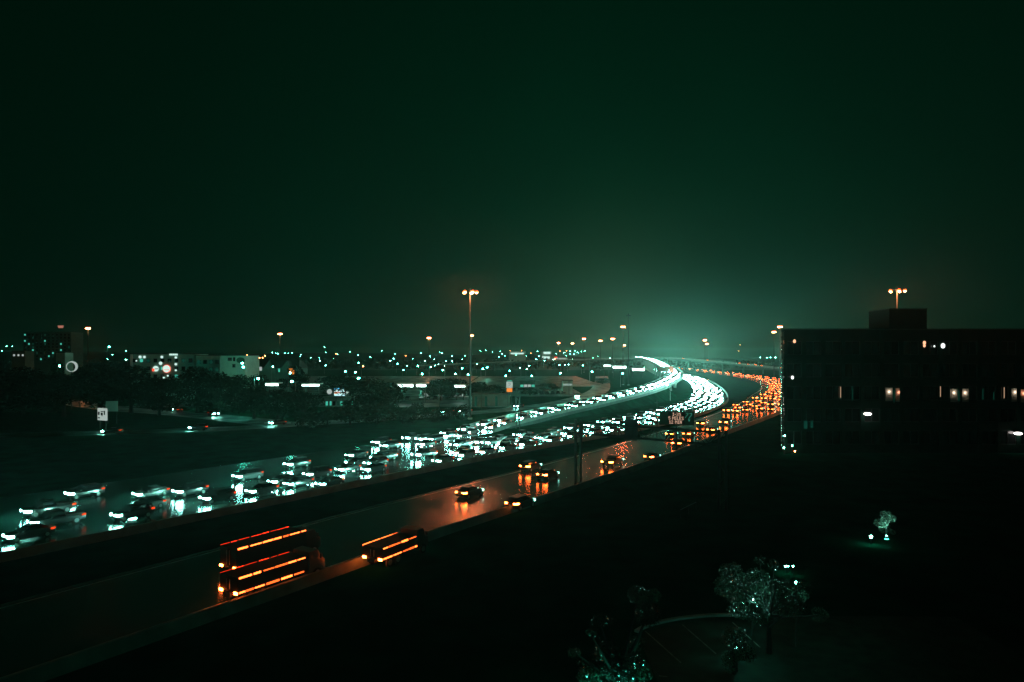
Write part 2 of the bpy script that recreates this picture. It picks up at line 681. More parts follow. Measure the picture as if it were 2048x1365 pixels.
# frontage road and side streets on the far side
FRONT = Path([(-420, 150), (-250, 158), (-140, 168), (-84, 183), (-62, 197), (-30, 222), (0, 252), (26, 300), (48, 380), (66, 500), (84, 640)])
mb = MB()
FRONT.strip(mb, 5.5, -5.5, -0.06, 'old_asphalt')
tag(mb.obj('frontage_road'), kind='structure', label='wet frontage road running behind the dark shrubs')
SIDE = Path([(-66, 196), (-78, 206), (-98, 222), (-118, 236), (-150, 256), (-200, 300)])
mb = MB()
SIDE.strip(mb, 6.0, -6.0, -0.055, 'old_asphalt')
tag(mb.obj('side_street'), kind='structure', label='wet side street turning off the frontage road')
SIDE.strip(mb := MB(), 6.3, 6.05, 0.03, 'concrete')
SIDE.strip(mb, -6.05, -6.3, 0.03, 'concrete')
tag(mb.obj('kerb'), kind='structure')

# car parks of the shops: large wet sheets
for (x0, y0, x1, y1, z) in ((-75, 262, -4, 430, -0.07), (-4, 330, 36, 430, -0.075), (-30, 432, 60, 640, -0.08), (-150, 262, -76, 330, -0.078), (-330, 432, -31, 640, -0.082), (-210, 340, -76, 430, -0.084)):
    mb = MB()
    nxx = max(2, int((x1 - x0) / 20))
    V = [(x0 + (x1 - x0) * i / nxx, y, z) for y in (y0, y1) for i in range(nxx + 1)]
    mb.add(V, [(i, i + 1, nxx + 2 + i, nxx + 1 + i) for i in range(nxx)], 'old_asphalt')
    tag(mb.obj('car_park'), kind='structure', label='wet asphalt car park in front of the shops')

# near car park below the camera
mb = MB()
mb.add([(8.9, 18, -0.10), (34, 18, -0.10), (34, 52.4, -0.10), (19, 52.6, -0.10), (15.6, 52.5, -0.10), (13.2, 52.0, -0.10), (11.4, 51.3, -0.10), (9.8, 50.3, -0.10), (9.0, 49.4, -0.10)], [tuple(range(9))], 'dull_asphalt')
park = mb.obj('near_car_park')
tag(park, kind='structure', label='dark car park below with bay lines and a curved kerb')
mb = MB()
kerb_path = Path([(9.0, 49.4), (9.8, 50.3), (11.4, 51.3), (13.2, 52.0), (15.6, 52.5), (19, 52.6)], 0.4)
kerb_path.strip(mb, 0.16, -0.16, 0.06, 'concrete', None, None, 0.16)
mb.obj('kerb', park)
for (a, b) in (((1290, 1262), (1362, 1326)), ((1365, 1250), (1432, 1308)), ((1465, 1245), (1520, 1295)), ((1262, 1336), (1290, 1348)), ((1318, 1352), (1335, 1354))):
    p, q = at(*a, -0.095), at(*b, -0.095)
    d = (q - p).normalized()
    n = Vector((-d.y, d.x, 0)) * 0.05
    mb = MB()
    mb.add([p + n, p - n, q - n, q + n], [(0, 1, 2, 3)], 'worn_paint')
    mb.obj('bay_line', park)

# ------------------------------------------------------------------ vehicles
def ring(x, w, z0, z1, inset=0.82, round_=0.14):
    """one cross-section of a car body: eight points, narrower at the top"""
    h = z1 - z0
    return [Vector((x, -w * 0.93, z0)), Vector((x, w * 0.93, z0)), Vector((x, w, z0 + h * 0.35)), Vector((x, w * 0.97, z0 + h * 0.75)),
            Vector((x, w * inset, z1)), Vector((x, -w * inset, z1)), Vector((x, -w * 0.97, z0 + h * 0.75)), Vector((x, -w, z0 + h * 0.35))]


def body_mb(kind, mat='car_paint'):
    mb = MB()
    if kind == 'sedan':
        st = [(-2.34, .74, .42, .80), (-2.22, .86, .28, .97), (-1.5, .91, .22, 1.02), (-0.4, .92, .20, .98), (0.9, .92, .20, .97), (1.7, .90, .22, .88), (2.15, .86, .27, .78), (2.36, .70, .36, .64)]
    elif kind == 'suv':
        st = [(-2.32, .80, .48, .98), (-2.24, .90, .36, 1.14), (-1.4, .95, .30, 1.16), (0, .96, .28, 1.14), (1.0, .96, .28, 1.13), (1.8, .94, .30, 1.06), (2.18, .90, .36, .95), (2.36, .78, .44, .80)]
    elif kind == 'pickup':
        st = [(-2.78, .90, .52, .98), (-2.72, .96, .42, 1.12), (-1.0, .98, .38, 1.14), (0, .98, .36, 1.12), (1.2, .98, .36, 1.14), (2.2, .97, .38, 1.10), (2.68, .94, .44, 1.02), (2.82, .84, .52, .88)]
    mb.loft([ring(*s) for s in st], mat)
    return mb


def cabin_mb(kind):
    mb = MB()
    if kind == 'sedan':
        st = [(-1.86, .80, .97, .99), (-1.15, .78, .96, 1.38), (-0.85, .77, .96, 1.43), (0.15, .77, .95, 1.44), (0.30, .78, .95, 1.41), (1.12, .80, .95, .97)]
        ins = .80
    elif kind == 'suv':
        st = [(-2.18, .86, 1.12, 1.15), (-1.92, .85, 1.12, 1.66), (-1.0, .84, 1.12, 1.72), (0.2, .84, 1.12, 1.71), (0.45, .85, 1.12, 1.66), (1.2, .87, 1.12, 1.14)]
        ins = .84
    else:
        st = [(-0.62, .88, 1.10, 1.14), (-0.50, .87, 1.10, 1.78), (0.1, .86, 1.10, 1.83), (0.75, .86, 1.10, 1.82), (0.95, .87, 1.10, 1.77), (1.62, .90, 1.12, 1.14)]
        ins = .84
    mb.loft([ring(*s, inset=ins) for s in st], 'car_glass')
    return mb


def roof_mb(kind):
    z, x0, x1, w = {'sedan': (1.445, -.95, .22, .60), 'suv': (1.725, -1.75, .32, .68), 'pickup': (1.835, -.42, .85, .70)}[kind]
    mb = MB()
    mb.box(((x0 + x1) / 2, 0, z), (x1 - x0, 2 * w, .05), 'car_paint', taper=.93)
    return mb


def wheel_mb(r):
    mb = MB()
    mb.tube((0, -.11, 0), (0, .11, 0), r, 'tyre', n=14)
    mb.tube((0, -.125, 0), (0, .125, 0), r * .62, 'rim', n=10)
    return mb


SPEC = {'sedan': dict(wx=(-1.42, 1.45), wy=.82, r=.33, hx=2.20, hy=.60, hz=.67, tx=-2.26, ty=.66, tz=.84),
        'suv': dict(wx=(-1.40, 1.45), wy=.86, r=.37, hx=2.21, hy=.66, hz=.86, tx=-2.28, ty=.76, tz=1.02),
        'pickup': dict(wx=(-1.75, 1.72), wy=.88, r=.40, hx=2.70, hy=.74, hz=.88, tx=-2.76, ty=.86, tz=.96)}


def headlight_mb(k, side, mat='headlight_on'):
    """lamp wrapping round the front corner"""
    s = SPEC[k]
    mb = MB()
    x, y, z = s['hx'], s['hy'] * side, s['hz']
    o = side
    pts = [(x + .15, y - .30 * o), (x + .07, y + .16 * o), (x - .08, y + .28 * o), (x - .50, y + .345 * o)]
    lo = [Vector((a, b, z - .11)) for a, b in pts]
    hi = [Vector((a - .03, b, z + .12 - .012 * i)) for i, (a, b) in enumerate(pts)]
    n = len(pts)
    fs = [(i, i + 1, n + i + 1, n + i) for i in range(n - 1)]
    fs.append(tuple(n + i for i in range(n)))
    if side > 0:
        fs = [tuple(reversed(f)) for f in fs]
    mb.add(lo + hi, fs, mat)
    return mb


def taillight_mb(k, side, mat='taillight_on'):
    s = SPEC[k]
    mb = MB()
    x, y, z = s['tx'], s['ty'] * side, s['tz']
    o = side
    pts = [(x - .08, y - .30 * o), (x - .05, y + .08 * o), (x + .10, y + .20 * o), (x + .50, y + .27 * o)]
    lo = [Vector((a, b, z - .09)) for a, b in pts]
    hi = [Vector((a + .02, b, z + .09)) for a, b in pts]
    n = len(pts)
    fs = [(i, i + 1, n + i + 1, n + i) for i in range(n - 1)]
    fs.append(tuple(n + i for i in range(n)))
    mb.add(lo + hi, fs, mat)
    return mb


def make_car(kind, head, tail):
    """full car with its parts; +x is the front"""
    s = SPEC[kind]
    t = empty(kind if kind != 'suv' else 'estate_car', (0, 0, 0), 0, 'car', 'car')
    body_mb(kind).obj('body', t)
    cabin_mb(kind).obj('windows', t)
    roof_mb(kind).obj('roof', t)
    if kind == 'pickup':
        mb = MB()
        mb.box((-1.66, 0, 1.16), (2.0, 1.5, .06), 'trim_black')
        mb.obj('load_bed', t)
    wm = wheel_mb(s['r']).mesh('wheel')
    for x in s['wx']:
        for y in (-1, 1):
            link_mesh('wheel', wm, t, (x, y * s['wy'], s['r']))
    for y in (-1, 1):
        headlight_mb(kind, y, head).obj('headlight', t)
        taillight_mb(kind, y, tail).obj('taillight', t)
        mb = MB()
        mb.box((.82, y * (s['wy'] + .16), 1.02 if kind == 'sedan' else 1.2), (.2, .2, .14), 'trim_black', taper=.8)
        mb.obj('wing_mirror', t)
    mb = MB()
    mb.box((s['hx'] + .15, 0, s['hz'] - .22), (.06, 1.0, .18), 'trim_black')
    mb.obj('grille', t)
    mb = MB()
    mb.box((s['tx'] - .09, 0, s['tz'] - .18), (.03, .5, .12), 'sign_white')
    mb.obj('number_plate', t)
    return t


def small_car_mesh(kind, head, tail):
    """one-mesh car for the far traffic, lamps included"""
    mb = body_mb(kind)
    for src in (cabin_mb(kind), roof_mb(kind)):
        b = len(mb.v)
        mb.v += src.v
        for f, m in zip(src.f, src.mi):
            mb.f.append(tuple(b + i for i in f))
            mb.mi.append(mb._m(src.mats[m]))
    s = SPEC[kind]
    for x in s['wx']:
        for y in (-1, 1):
            mb.tube((x, y * s['wy'] - .11, s['r']), (x, y * s['wy'] + .11, s['r']), s['r'], 'tyre', n=8)
    if head == 'headlight_far':          # added glowing bars that fill out the white glare of the far cars
        mb.box((s['hx'] + .16, 0, s['hz'] + .02), (.04, 1.1, .14), head)
        for y in (-.62, .62):
            mb.box((s['hx'] + .14, y, s['hz'] - .32), (.05, .3, .16), head)
    lamps = [headlight_mb(kind, y, head) for y in (-1, 1)] + [taillight_mb(kind, y, tail) for y in (-1, 1)]
    for src in lamps:
        b = len(mb.v)
        mb.v += src.v
        for f, m in zip(src.f, src.mi):
            mb.f.append(tuple(b + i for i in f))
            mb.mi.append(mb._m(src.mats[m]))
    return mb.mesh('far_' + kind)


KINDS = ('sedan', 'suv', 'pickup')
PROTO = {(k, True): make_car(k, 'headlight_on', 'taillight_away') for k in KINDS}
PROTO.update({(k, False): make_car(k, 'headlight_away', 'taillight_on') for k in KINDS})
USED = {k: False for k in PROTO}
FAR = {(k, 'near'): small_car_mesh(k, 'headlight_on', 'taillight_away') for k in KINDS}
FAR.update({(k, 'glare'): small_car_mesh(k, 'headlight_far', 'taillight_away') for k in KINDS})
FAR.update({(k, 'away'): small_car_mesh(k, 'headlight_away', 'brake_light_on') for k in KINDS})
KIND_NAME = {'sedan': 'saloon car', 'suv': 'tall estate car', 'pickup': 'pickup truck'}
OBJ_NAME = {'sedan': 'saloon_car', 'suv': 'estate_car', 'pickup': 'pickup_truck'}
for (k, _), o in PROTO.items():
    o.name = OBJ_NAME[k]


def near_car(kind, p, rz, label, group, slope=0.0, oncoming=True):
    key = (kind, oncoming)
    if not USED[key]:
        USED[key] = True
        c = PROTO[key]
    else:
        c = copy_tree(PROTO[key])
    c.location = p
    c.rotation_euler = (0, -slope, rz)
    tag(c, label, 'pickup truck' if kind == 'pickup' else 'car', group)
    return c


def far_car(kind, p, rz, label, group, slope=0.0, brake=False):
    p = Vector(p)
    mode = 'away' if brake else ('glare' if p.y > 300 else 'near')
    o = link_mesh(OBJ_NAME[kind], FAR[kind, mode])
    o.location = p
    o.rotation_euler = (0, -slope, rz)
    return tag(o, label, 'pickup truck' if kind == 'pickup' else 'car', group)


_ONES = ['', 'first', 'second', 'third', 'fourth', 'fifth', 'sixth', 'seventh', 'eighth', 'ninth', 'tenth', 'eleventh', 'twelfth', 'thirteenth',
         'fourteenth', 'fifteenth', 'sixteenth', 'seventeenth', 'eighteenth', 'nineteenth']
ORD = _ONES + ['twentieth'] + ['twenty-' + w for w in _ONES[1:10]] + ['thirtieth'] + ['thirty-' + w for w in _ONES[1:10]] + ['fortieth'] + ['forty-' + w for w in _ONES[1:10]]


def pick_kind():
    return rnd.choices(['sedan', 'suv', 'pickup'], [0.5, 0.32, 0.18])[0]


# oncoming carriageway ------------------------------------------------
LANES_ON = [2.9, 6.5, 10.2, 13.8, 17.5, 21.1, 24.8]
# headlight places read from the photograph (pixel of the lamp pair)
near_px = [(10, 1072), (62, 1043), (52, 1022), (145, 992), (240, 1036), (252, 1012), (262, 986), (365, 988), (412, 1000), (480, 956), (492, 981),
           (537, 962), (552, 975), (571, 930), (629, 966), (642, 944), (708, 912), (746, 891), (738, 940), (672, 936), (815, 876), (832, 888),
           (845, 912), (905, 890), (900, 925), (960, 905), (760, 918), (875, 868), (915, 906), (985, 888), (1010, 902), (940, 917), (1040, 885), (600, 950), (690, 925)]
cars = []
for (px, py) in near_px:
    q = at(px, py, 0.75)
    s = min(range(len(M_EDGE.p)), key=lambda i: (M_EDGE.p[i].xy - q.xy).length)
    off_ = (q - M_EDGE.p[s]).xy.dot(M_EDGE.n[s].xy)
    lane = min(range(7), key=lambda i: abs(LANES_ON[i] - off_))
    d = Vector((M_EDGE.n[s].y, -M_EDGE.n[s].x, 0))
    ss = M_EDGE.s[s] + (q - M_EDGE.p[s]).dot(d) + 2.2
    cars.append([lane, ss])
# further along the lanes: a slow, dense queue
for lane in range(4):
    s = M_EDGE.s_at_y(139) + rnd.uniform(0, 9)
    while s < M_EDGE.s_at_y(1080):
        cars.append([lane, s])
        y = M_EDGE.at(s)[0].y
        s += rnd.uniform(7.5, 13) if y < 330 else rnd.uniform(9.5, 14.5) + max(0, (y - 520) / 30.0)
cars.sort(key=lambda c: (c[0], c[1]))
keep = []
for c in cars:
    if keep and keep[-1][0] == c[0] and c[1] - keep[-1][1] < 6.6:
        c[1] = keep[-1][1] + 6.6
    keep.append(c)
LANE_WORD = ['lane beside the median', 'second lane from the median', 'third lane from the median', 'fourth lane from the median',
             'fifth lane from the median', 'merging lane', 'outermost merging lane']
rank = {}
n_on = 0
for lane, s in keep:
    p, n, h = M_EDGE.at(s)
    p = p + n * (LANES_ON[lane] + (rnd.uniform(-.25, .25) if p.y < 300 else rnd.uniform(-1.0, 1.0)))
    rz = h - math.pi / 2 + math.pi + math.pi / 2          # heading back along the path
    rz = h + math.pi + math.pi / 2
    rz = math.atan2(-n.x * -1, n.y * -1)
    d = Vector((n.y, -n.x, 0)) * -1                        # direction of travel
    rz = math.atan2(d.y, d.x) + rnd.uniform(-.012, .012)
    k = pick_kind()
    rank[lane] = rank.get(lane, 0) + 1
    if p.y < 175:
        near_car(k, p, rz, f"oncoming {KIND_NAME[k]}, {ORD[rank[lane]]} in the queue in the {LANE_WORD[lane]}",
                 'oncoming cars with white headlights on the wet carriageway')
    elif p.y < 330 and rank[lane] < len(ORD):
        far_car(k, p, rz, f"oncoming {KIND_NAME[k]}, {ORD[rank[lane]]} in the queue in the {LANE_WORD[lane]}",
                'oncoming cars with white headlights on the wet carriageway')
    elif p.y < 330:
        far_car(k, p, rz, 'oncoming car with white headlights, on the wet carriageway before the bend', 'oncoming cars queuing before the bend')
    else:
        far_car(k, p, rz, 'oncoming car whose headlights merge into the white glare of the far bend', 'oncoming cars in the glare of the far bend')
    n_on += 1

# slip road ------------------------------------------------------------
rk = 0
for l in (2.0, -1.9):
    s = RAMP.s_at_y(150) if l > 0 else RAMP.s_at_y(158)
    while s < RAMP.len - 20:
        p, n, h = RAMP.at(s)
        a, b = RAMP.at(s - 2)[0], RAMP.at(s + 2)[0]
        d = (a - b).normalized()
        rz = math.atan2(d.y, d.x)
        k = pick_kind()
        rk += 1
        pos = p + n * l + Vector((0, 0, 0.012))
        if p.y < 300:
            side = 'outer' if l > 0 else 'inner'
            far_car(k, pos, rz, f"oncoming {KIND_NAME[k]}, {ORD[rk]} from the foot of the slip road, {side} lane" if rk < 40 else
                    'car with white headlights coming down the slip road', 'cars coming down the slip road', slope=d.z)
        else:
            far_car(k, pos, rz, 'car with white headlights high on the far end of the slip road', 'cars far up the slip road', slope=d.z)
        y = p.y
        s += rnd.uniform(8, 14) if y < 320 else rnd.uniform(9, 13) + max(0, (y - 450) / 25.0)
    rk = 0

# outgoing carriageway ------------------------------------------------
def out_place(px, py, z=0.85):
    q = at(px, py, z)
    i = min(range(len(R_EDGE.p)), key=lambda i: (R_EDGE.p[i].xy - q.xy).length)
    return q, R_EDGE.n[i]


out_near = [(920, 986, 'sedan', 'saloon car driving away alone past the wet orange reflection, tail lights on'),
            (1048, 935, 'suv', 'tall estate car driving away beside the median, tail lights on'),
            (1082, 950, 'sedan', 'saloon car driving away close behind the tall estate car, tail lights on'),
            (1022, 1010, 'suv', 'tall estate car driving away along the barrier just before the gantry tower, tail lights on'),
            (1215, 925, 'pickup', 'pickup truck driving away between the gantry tower and the dark panel sign, tail lights on'),
            (1296, 914, 'sedan', 'saloon car driving away below the dark panel sign, tail lights on'),
            (1352, 888, 'suv', 'tall estate car braking behind the post of the message sign, tail lights glowing'),
            (1372, 868, 'sedan', 'saloon car seen through the truss of the gantry, tail lights on'),
            (1338, 868, 'sedan', 'saloon car in the next lane behind the message sign post, tail lights on'),
            (1400, 848, 'suv', 'tall estate car driving away just past the message sign, tail lights on'),
            (1420, 860, 'sedan', 'saloon car driving away along the barrier just past the message sign, tail lights on'),
            (1447, 845, 'pickup', 'pickup truck driving away ahead of the pair past the message sign, tail lights on'),
            (1470, 822, 'sedan', 'saloon car by itself ahead of the pickup truck, tail lights on'),
            (1452, 822, 'suv', 'tall estate car in the lane beside the median before the orange queue, tail lights on')]
for px, py, k, lab in out_near:
    q, n = out_place(px, py)
    d = Vector((n.y, -n.x, 0))
    p = q + d * 2.2
    p.z = 0.0
    near_car(k, p, math.atan2(d.y, d.x), lab, 'outgoing cars with orange tail lights', oncoming=False)
OUT_WORD = ['lane along the barrier', 'second lane from the barrier', 'middle lane', 'lane next to the innermost', 'innermost lane']
cnt = 0
for li, l in enumerate((3.3, 7.0, 10.7, 14.4, 18.2)):
    s = R_EDGE.s_at_y(232) + rnd.uniform(0, 10) + (20 if li == 4 else 0)
    nth = 0
    while s < R_EDGE.s_at_y(1050):
        p, n, h = R_EDGE.at(s)
        d = Vector((n.y, -n.x, 0))
        k = pick_kind()
        nth += 1
        far_car(k, p + n * (l + rnd.uniform(-.3, .3)), math.atan2(d.y, d.x),
                f"{KIND_NAME[k]} braking, {ORD[nth]} in the outer bend queue, {OUT_WORD[li]}" if p.y < 480 else 'car with orange tail lights far along the outer bend',
                'outgoing cars queuing on the outer bend' if p.y < 480 else 'outgoing cars far along the outer bend', brake=True)
        cnt += 1
        s += rnd.uniform(16, 32) if p.y < 480 else rnd.uniform(18, 34) + max(0, (p.y - 600) / 12.0)
for s in (92, 108, 150, 163, 178, 196, 262, 330):
    p, n, h = FLY_R.at(s)
    d = Vector((n.y, -n.x, 0))
    far_car(pick_kind(), p + n * -1.8 + Vector((0, 0, .01)), math.atan2(d.y, d.x), 'car with orange tail lights climbing the exit flyover', 'cars on the exit flyover', brake=True)
for s in (30, 70, 128, 176, 204, 262, 300):
    p, n, h = FLY_L.at(s)
    d = Vector((n.y, -n.x, 0)) * -1
    far_car(pick_kind(), p + n * 1.8 + Vector((0, 0, .01)), math.atan2(d.y, d.x), 'car crossing the dark level flyover in the haze', 'cars on the level flyover')


# long vehicles with added glowing strips in place of their light trails ---------------------------------
def make_truck(p, rz, length, h, mats, label, group, heads=True):
    """rigid box lorry: cab, cargo body with added light-trail strips along its edges, wheels; +x is the front"""
    t = empty('box_lorry', p, rz, label, 'lorry', group)
    L = length
    cx0 = L / 2 - 1.9
    mb = MB()
    mb.loft([ring(x, w, z0, z1, .92) for x, w, z0, z1 in ((cx0, 1.12, .5, 2.5), (cx0 + 1.0, 1.12, .5, 2.55), (cx0 + 1.55, 1.10, .5, 1.75), (cx0 + 1.9, 1.02, .55, 1.5))], 'car_paint')
    mb.obj('cab', t)
    mb = MB()
    mb.add([(cx0 + 1.04, -.95, 2.46), (cx0 + 1.04, .95, 2.46), (cx0 + 1.57, .97, 1.80), (cx0 + 1.57, -.97, 1.80)], [(0, 1, 2, 3)], 'car_glass')
    mb.obj('windscreen', t)
    mb = MB()
    mb.box((-1.05, 0, (h + 1.0) / 2), (L - 2.2, 2.4, h - 1.0), 'box_body')
    mb.obj('cargo_box', t)
    mb = MB()
    mb.box((-.8, 0, .82), (L - 1.2, .9, .3), 'trim_black')
    mb.obj('chassis', t)
    for y in (-1, 1):
        mb = MB()
        mb.box((-L / 2 + .03, y * .58, (h + 1.05) / 2), (.05, 1.1, h - 1.25), 'box_body')
        dr = mb.obj('rear_door', t)
        mb = MB()
        mb.tube((-L / 2 - .03, y * .2, 1.2), (-L / 2 - .03, y * .2, h - .25), .025, 'galvanised', n=6)
        mb.obj('locking_bar', dr)
        mb = MB()
        mb.box((cx0 + 1.15, y * 1.3, 2.0), (.16, .22, .42), 'trim_black')
        mb.obj('wing_mirror', t)
    wm = wheel_mb(.48).mesh('wheel')
    for x in (-L / 2 + 1.2, -L / 2 + 2.4, cx0 + .9):
        for y in (-1, 1):
            link_mesh('wheel', wm, t, (x, y * 1.02, .48))
    x0, x1 = -L / 2 + .1, L / 2 - 2.2
    for i, m in enumerate(mats):
        if not m:
            continue
        y = (1, -1)[i % 2]
        z = (h - .03, h - .03, 1.05, 1.05)[i]
        st_ = empty('trail_strip', (0, 0, 0))
        st_.parent = t
        x = x0
        while x < x1 - .3:
            l_ = min(rnd.uniform(.55, 1.3), x1 - x)
            mb = MB()
            mb.box((x + l_ / 2, y * 1.235, z), (l_, .06, rnd.uniform(.08, .16)), m + '_dim' if rnd.random() < .34 else m)
            mb.obj('trail_piece', st_)
            x += l_ + rnd.uniform(.08, .32)
    for y in (-1, 1):
        mb = MB()
        mb.box((-L / 2 - .03, y * .95, 1.0), (.08, .4, .2), 'taillight_on')
        mb.obj('taillight', t)
        mb = MB()
        mb.box((cx0 + 1.93, y * .72, .92), (.08, .42, .2), 'headlight_away')
        mb.obj('headlight', t)
    return t


def truck_at(px, py, z, path, heading, **kw):
    q = at(px, py, z)
    i = min(range(len(path.p)), key=lambda i: (path.p[i].xy - q.xy).length)
    n = path.n[i]
    d = Vector((n.y, -n.x, 0)) * heading
    q.z = 0
    return make_truck(q, math.atan2(d.y, d.x), **kw)


tg = 'lorries with lamp strips along their edges'
truck_at(548, 1071, 2.7, R_EDGE, 1, length=10.0, h=2.75, mats=('marker_red', 'marker_orange', None, None),
         label='box lorry edged with orange lamp strips in the lane beside the median', group=tg)
truck_at(552, 1124, 2.2, R_EDGE, 1, length=9.2, h=2.25, mats=('marker_red', 'marker_orange', None, 'marker_orange'),
         label='low box lorry edged with orange lamp strips in the lane along the barrier', group=tg)
truck_at(795, 1077, 2.0, R_EDGE, 1, length=7.4, h=2.05, mats=('marker_orange', 'marker_orange', None, 'marker_orange'),
         label='short box lorry with orange lamp strips close to the concrete barrier', group=tg)

# frontage road and side street traffic
for s_y, l, k, back, lab in ((('x', -104), -2.2, 'sedan', True, 'saloon car with white lamps alone on the dark frontage road below the white sign'),
                             (('x', -85), -2.2, 'suv', True, 'tall estate car with lamps on where the side street meets the frontage road'),
                             (('x', -66), 2.0, 'sedan', True, 'saloon car with bright headlights turning at the street corner below the dark trees'),
                             (('x', -22), 2.0, 'suv', True, 'tall estate car with headlights on between the dark shrubs on the frontage road'),
                             (('x', -14), 2.0, 'sedan', True, 'saloon car with headlights on passing the foot of the tall lamp mast'),
                             (('x', 4), 2.0, 'sedan', True, 'saloon car with headlights on past the lattice posts on the frontage road'),
                             (('x', 33), 2.0, 'suv', True, 'tall estate car with headlights on far up the frontage road')):
    s = min(range(len(FRONT.p)), key=lambda i: abs(FRONT.p[i].x - s_y[1]))
    p, n = FRONT.p[s], FRONT.n[s]
    d = Vector((n.y, -n.x, 0)) * (-1 if back else 1)
    far_car(k, p + n * l + Vector((0, 0, -.055)), math.atan2(d.y, d.x), lab, 'cars on the frontage road')
for i, (x, y, rz, lab) in enumerate(((-118, 241, 2.4, 'saloon car with headlights on coming down the side street between dark trees'),
                                     (-98, 224, -.75, 'tall estate car on the side street just above the corner'))):
    far_car(('sedan', 'suv')[i], (x, y, -.05), rz, lab, 'cars on the side street')
# parked cars on the shop forecourts (dark)
DARK = {}
for k in KINDS:
    me = FAR[k, 'near'].copy()
    for i, m in enumerate(me.materials):
        if 'light' in m.name:
            me.materials[i] = MATS['car_glass']
    me.name = 'parked_' + k
    DARK[k] = me
for j, (x0, y0, n_, dx, dy, lab) in enumerate(((-52, 300, 7, 3.0, .6, 'parked car in the row before the lit petrol station canopy'),
                                               (-28, 330, 8, 3.0, .4, 'parked car in the row under the car park lamps'),
                                               (-8, 372, 9, 3.0, .3, 'parked car in the row behind the pole sign'),
                                               (-90, 280, 6, 3.0, 0, 'parked car in the row beside the bright advertising screen'),
                                               (12, 345, 7, 2.9, 1.4, 'parked car in the row beside the curving frontage road'))):
    for i in range(n_):
        if rnd.random() < .2:
            continue
        k = pick_kind()
        o = link_mesh('parked_car', DARK[k])
        o.location = (x0 + dx * i, y0 + dy * i, -.07)
        o.rotation_euler = (0, 0, R(90) + rnd.uniform(-.04, .04) + (math.pi if rnd.random() < .4 else 0))
        tag(o, lab, 'car', f'parked cars, row {["at the canopy", "under the lamps", "behind the pole sign", "by the screen", "by the frontage road"][j]}')

# ------------------------------------------------------------------ high masts
def mast(px, py, h, Y, label, lit=True, ring_r=1.6, n=6, group='high mast lamps', lamp_r=.34):
    x = (px - CX) / F_PX * Y
    if Y > 300:
        ring_r, n = 1.0, 4
    else:
        ring_r, n = 2.1, 5
    t = empty('lamp_mast', (x, Y, -.12), rnd.random() * 3, label, 'lamp mast', group)
    mb = MB()
    mb.tube((0, 0, 0), (0, 0, h), .42, 'dark_steel', .16, n=10)
    mb.tube((0, 0, 0), (0, 0, .5), .75, 'concrete', n=10)
    mb.obj('pole', t)
    mb = MB()
    segs = 16
    for i in range(segs):
        a, b = 2 * math.pi * i / segs, 2 * math.pi * (i + 1) / segs
        mb.tube((ring_r * math.cos(a), ring_r * math.sin(a), h - .5), (ring_r * math.cos(b), ring_r * math.sin(b), h - .5), .07, 'dark_steel', n=5)
    for i in range(3):
        a = 2 * math.pi * i / 3
        mb.tube((0, 0, h - .4), (ring_r * math.cos(a), ring_r * math.sin(a), h - .5), .05, 'dark_steel', n=5)
    mb.tube((0, 0, h - .6), (0, 0, h + .3), .3, 'dark_steel', n=8)
    mb.obj('lamp_ring', t)
    for i in range(n):
        a = 2 * math.pi * (i + .5) / n
        p = Vector((ring_r * math.cos(a), ring_r * math.sin(a), h - .75))
        mb = MB()
        k_ = max(1.0, min(2.6, Y / 330))
        mb.tube(p + Vector((0, 0, .30)), p + Vector((0, 0, .62)), .30 * k_, 'dark_steel', .14, n=8)
        hd = mb.obj('lamp_housing', t)
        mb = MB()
        mb.tube(p + Vector((0, 0, -.30 * k_)), p + Vector((0, 0, .29)), .50 * k_, 'orange_halo' if lit else 'dark_glass', .34 * k_, n=10)  # added cone; on lit masts its orange glow imitates the lamp's halo
        mb.obj('halo_cone', hd)
        mb = MB()
        mb.ball(p + Vector((0, 0, -.36 * k_)), lamp_r * 1.2 * k_, ('sodium_lamp_close' if Y < 250 else 'sodium_lamp') if lit else 'dark_glass', 8, 5, .7)
        mb.obj('lamp', hd)
    return t


def Yz(py, h):
    return (h - CAM_H) * F_PX / (HOR - py)


mast(940, 580, 40.6, 213, 'tall mast with a bright ring of orange lamps standing by the dark shrubs', lamp_r=.30)
mast(943, 668, 40, 650, 'distant orange lamp mast showing right behind the tallest mast')
mast(858, 673, 40, 740, 'orange lamp mast alone over the car park lamps')
mast(560, 665, 40, 606, 'orange lamp mast alone above the gabled building')
mast(176, 653, 40, 480, 'orange lamp mast above the dark hill beside the apartment tower')
mast(1117, 684, 40, 1050, 'faint orange lamp mast, first of the row over the level flyover')
mast(1145, 685, 40, 1090, 'faint orange lamp mast, second of the row over the level flyover')
mast(1168, 675, 40, 780, 'large orange lamp mast, third of the row over the level flyover')
mast(1201, 679, 40, 880, 'orange lamp mast, fourth of the row over the level flyover')
mast(1225, 675, 40, 780, 'large orange lamp mast, fifth of the row over the level flyover')
mast(1246, 650, 40, 455, 'orange lamp mast just beside the unlit dark mast, higher than the row')
mast(1249, 689, 40, 1300, 'small orange lamp mast low beside the pole of the unlit mast')
mast(1257, 628, 47, 450, 'tall dark mast whose lamp ring is unlit, beside the slip road', lit=False)
mast(1410, 678, 40, 853, 'orange lamp mast over the outer bend, upper of the close pair')
mast(1414, 686, 40, 1138, 'orange lamp mast over the outer bend, lower of the close pair')
mast(1548, 661, 40, 557, 'orange lamp mast next to the roof corner of the black office block, lower of two')
mast(1560, 650, 40, 455, 'orange lamp mast touching the roof corner of the black office block, upper of two')
mast(1794, 576, 40.5, 208, 'bright orange lamp mast rising behind the roof housing of the black office block', lamp_r=.26)

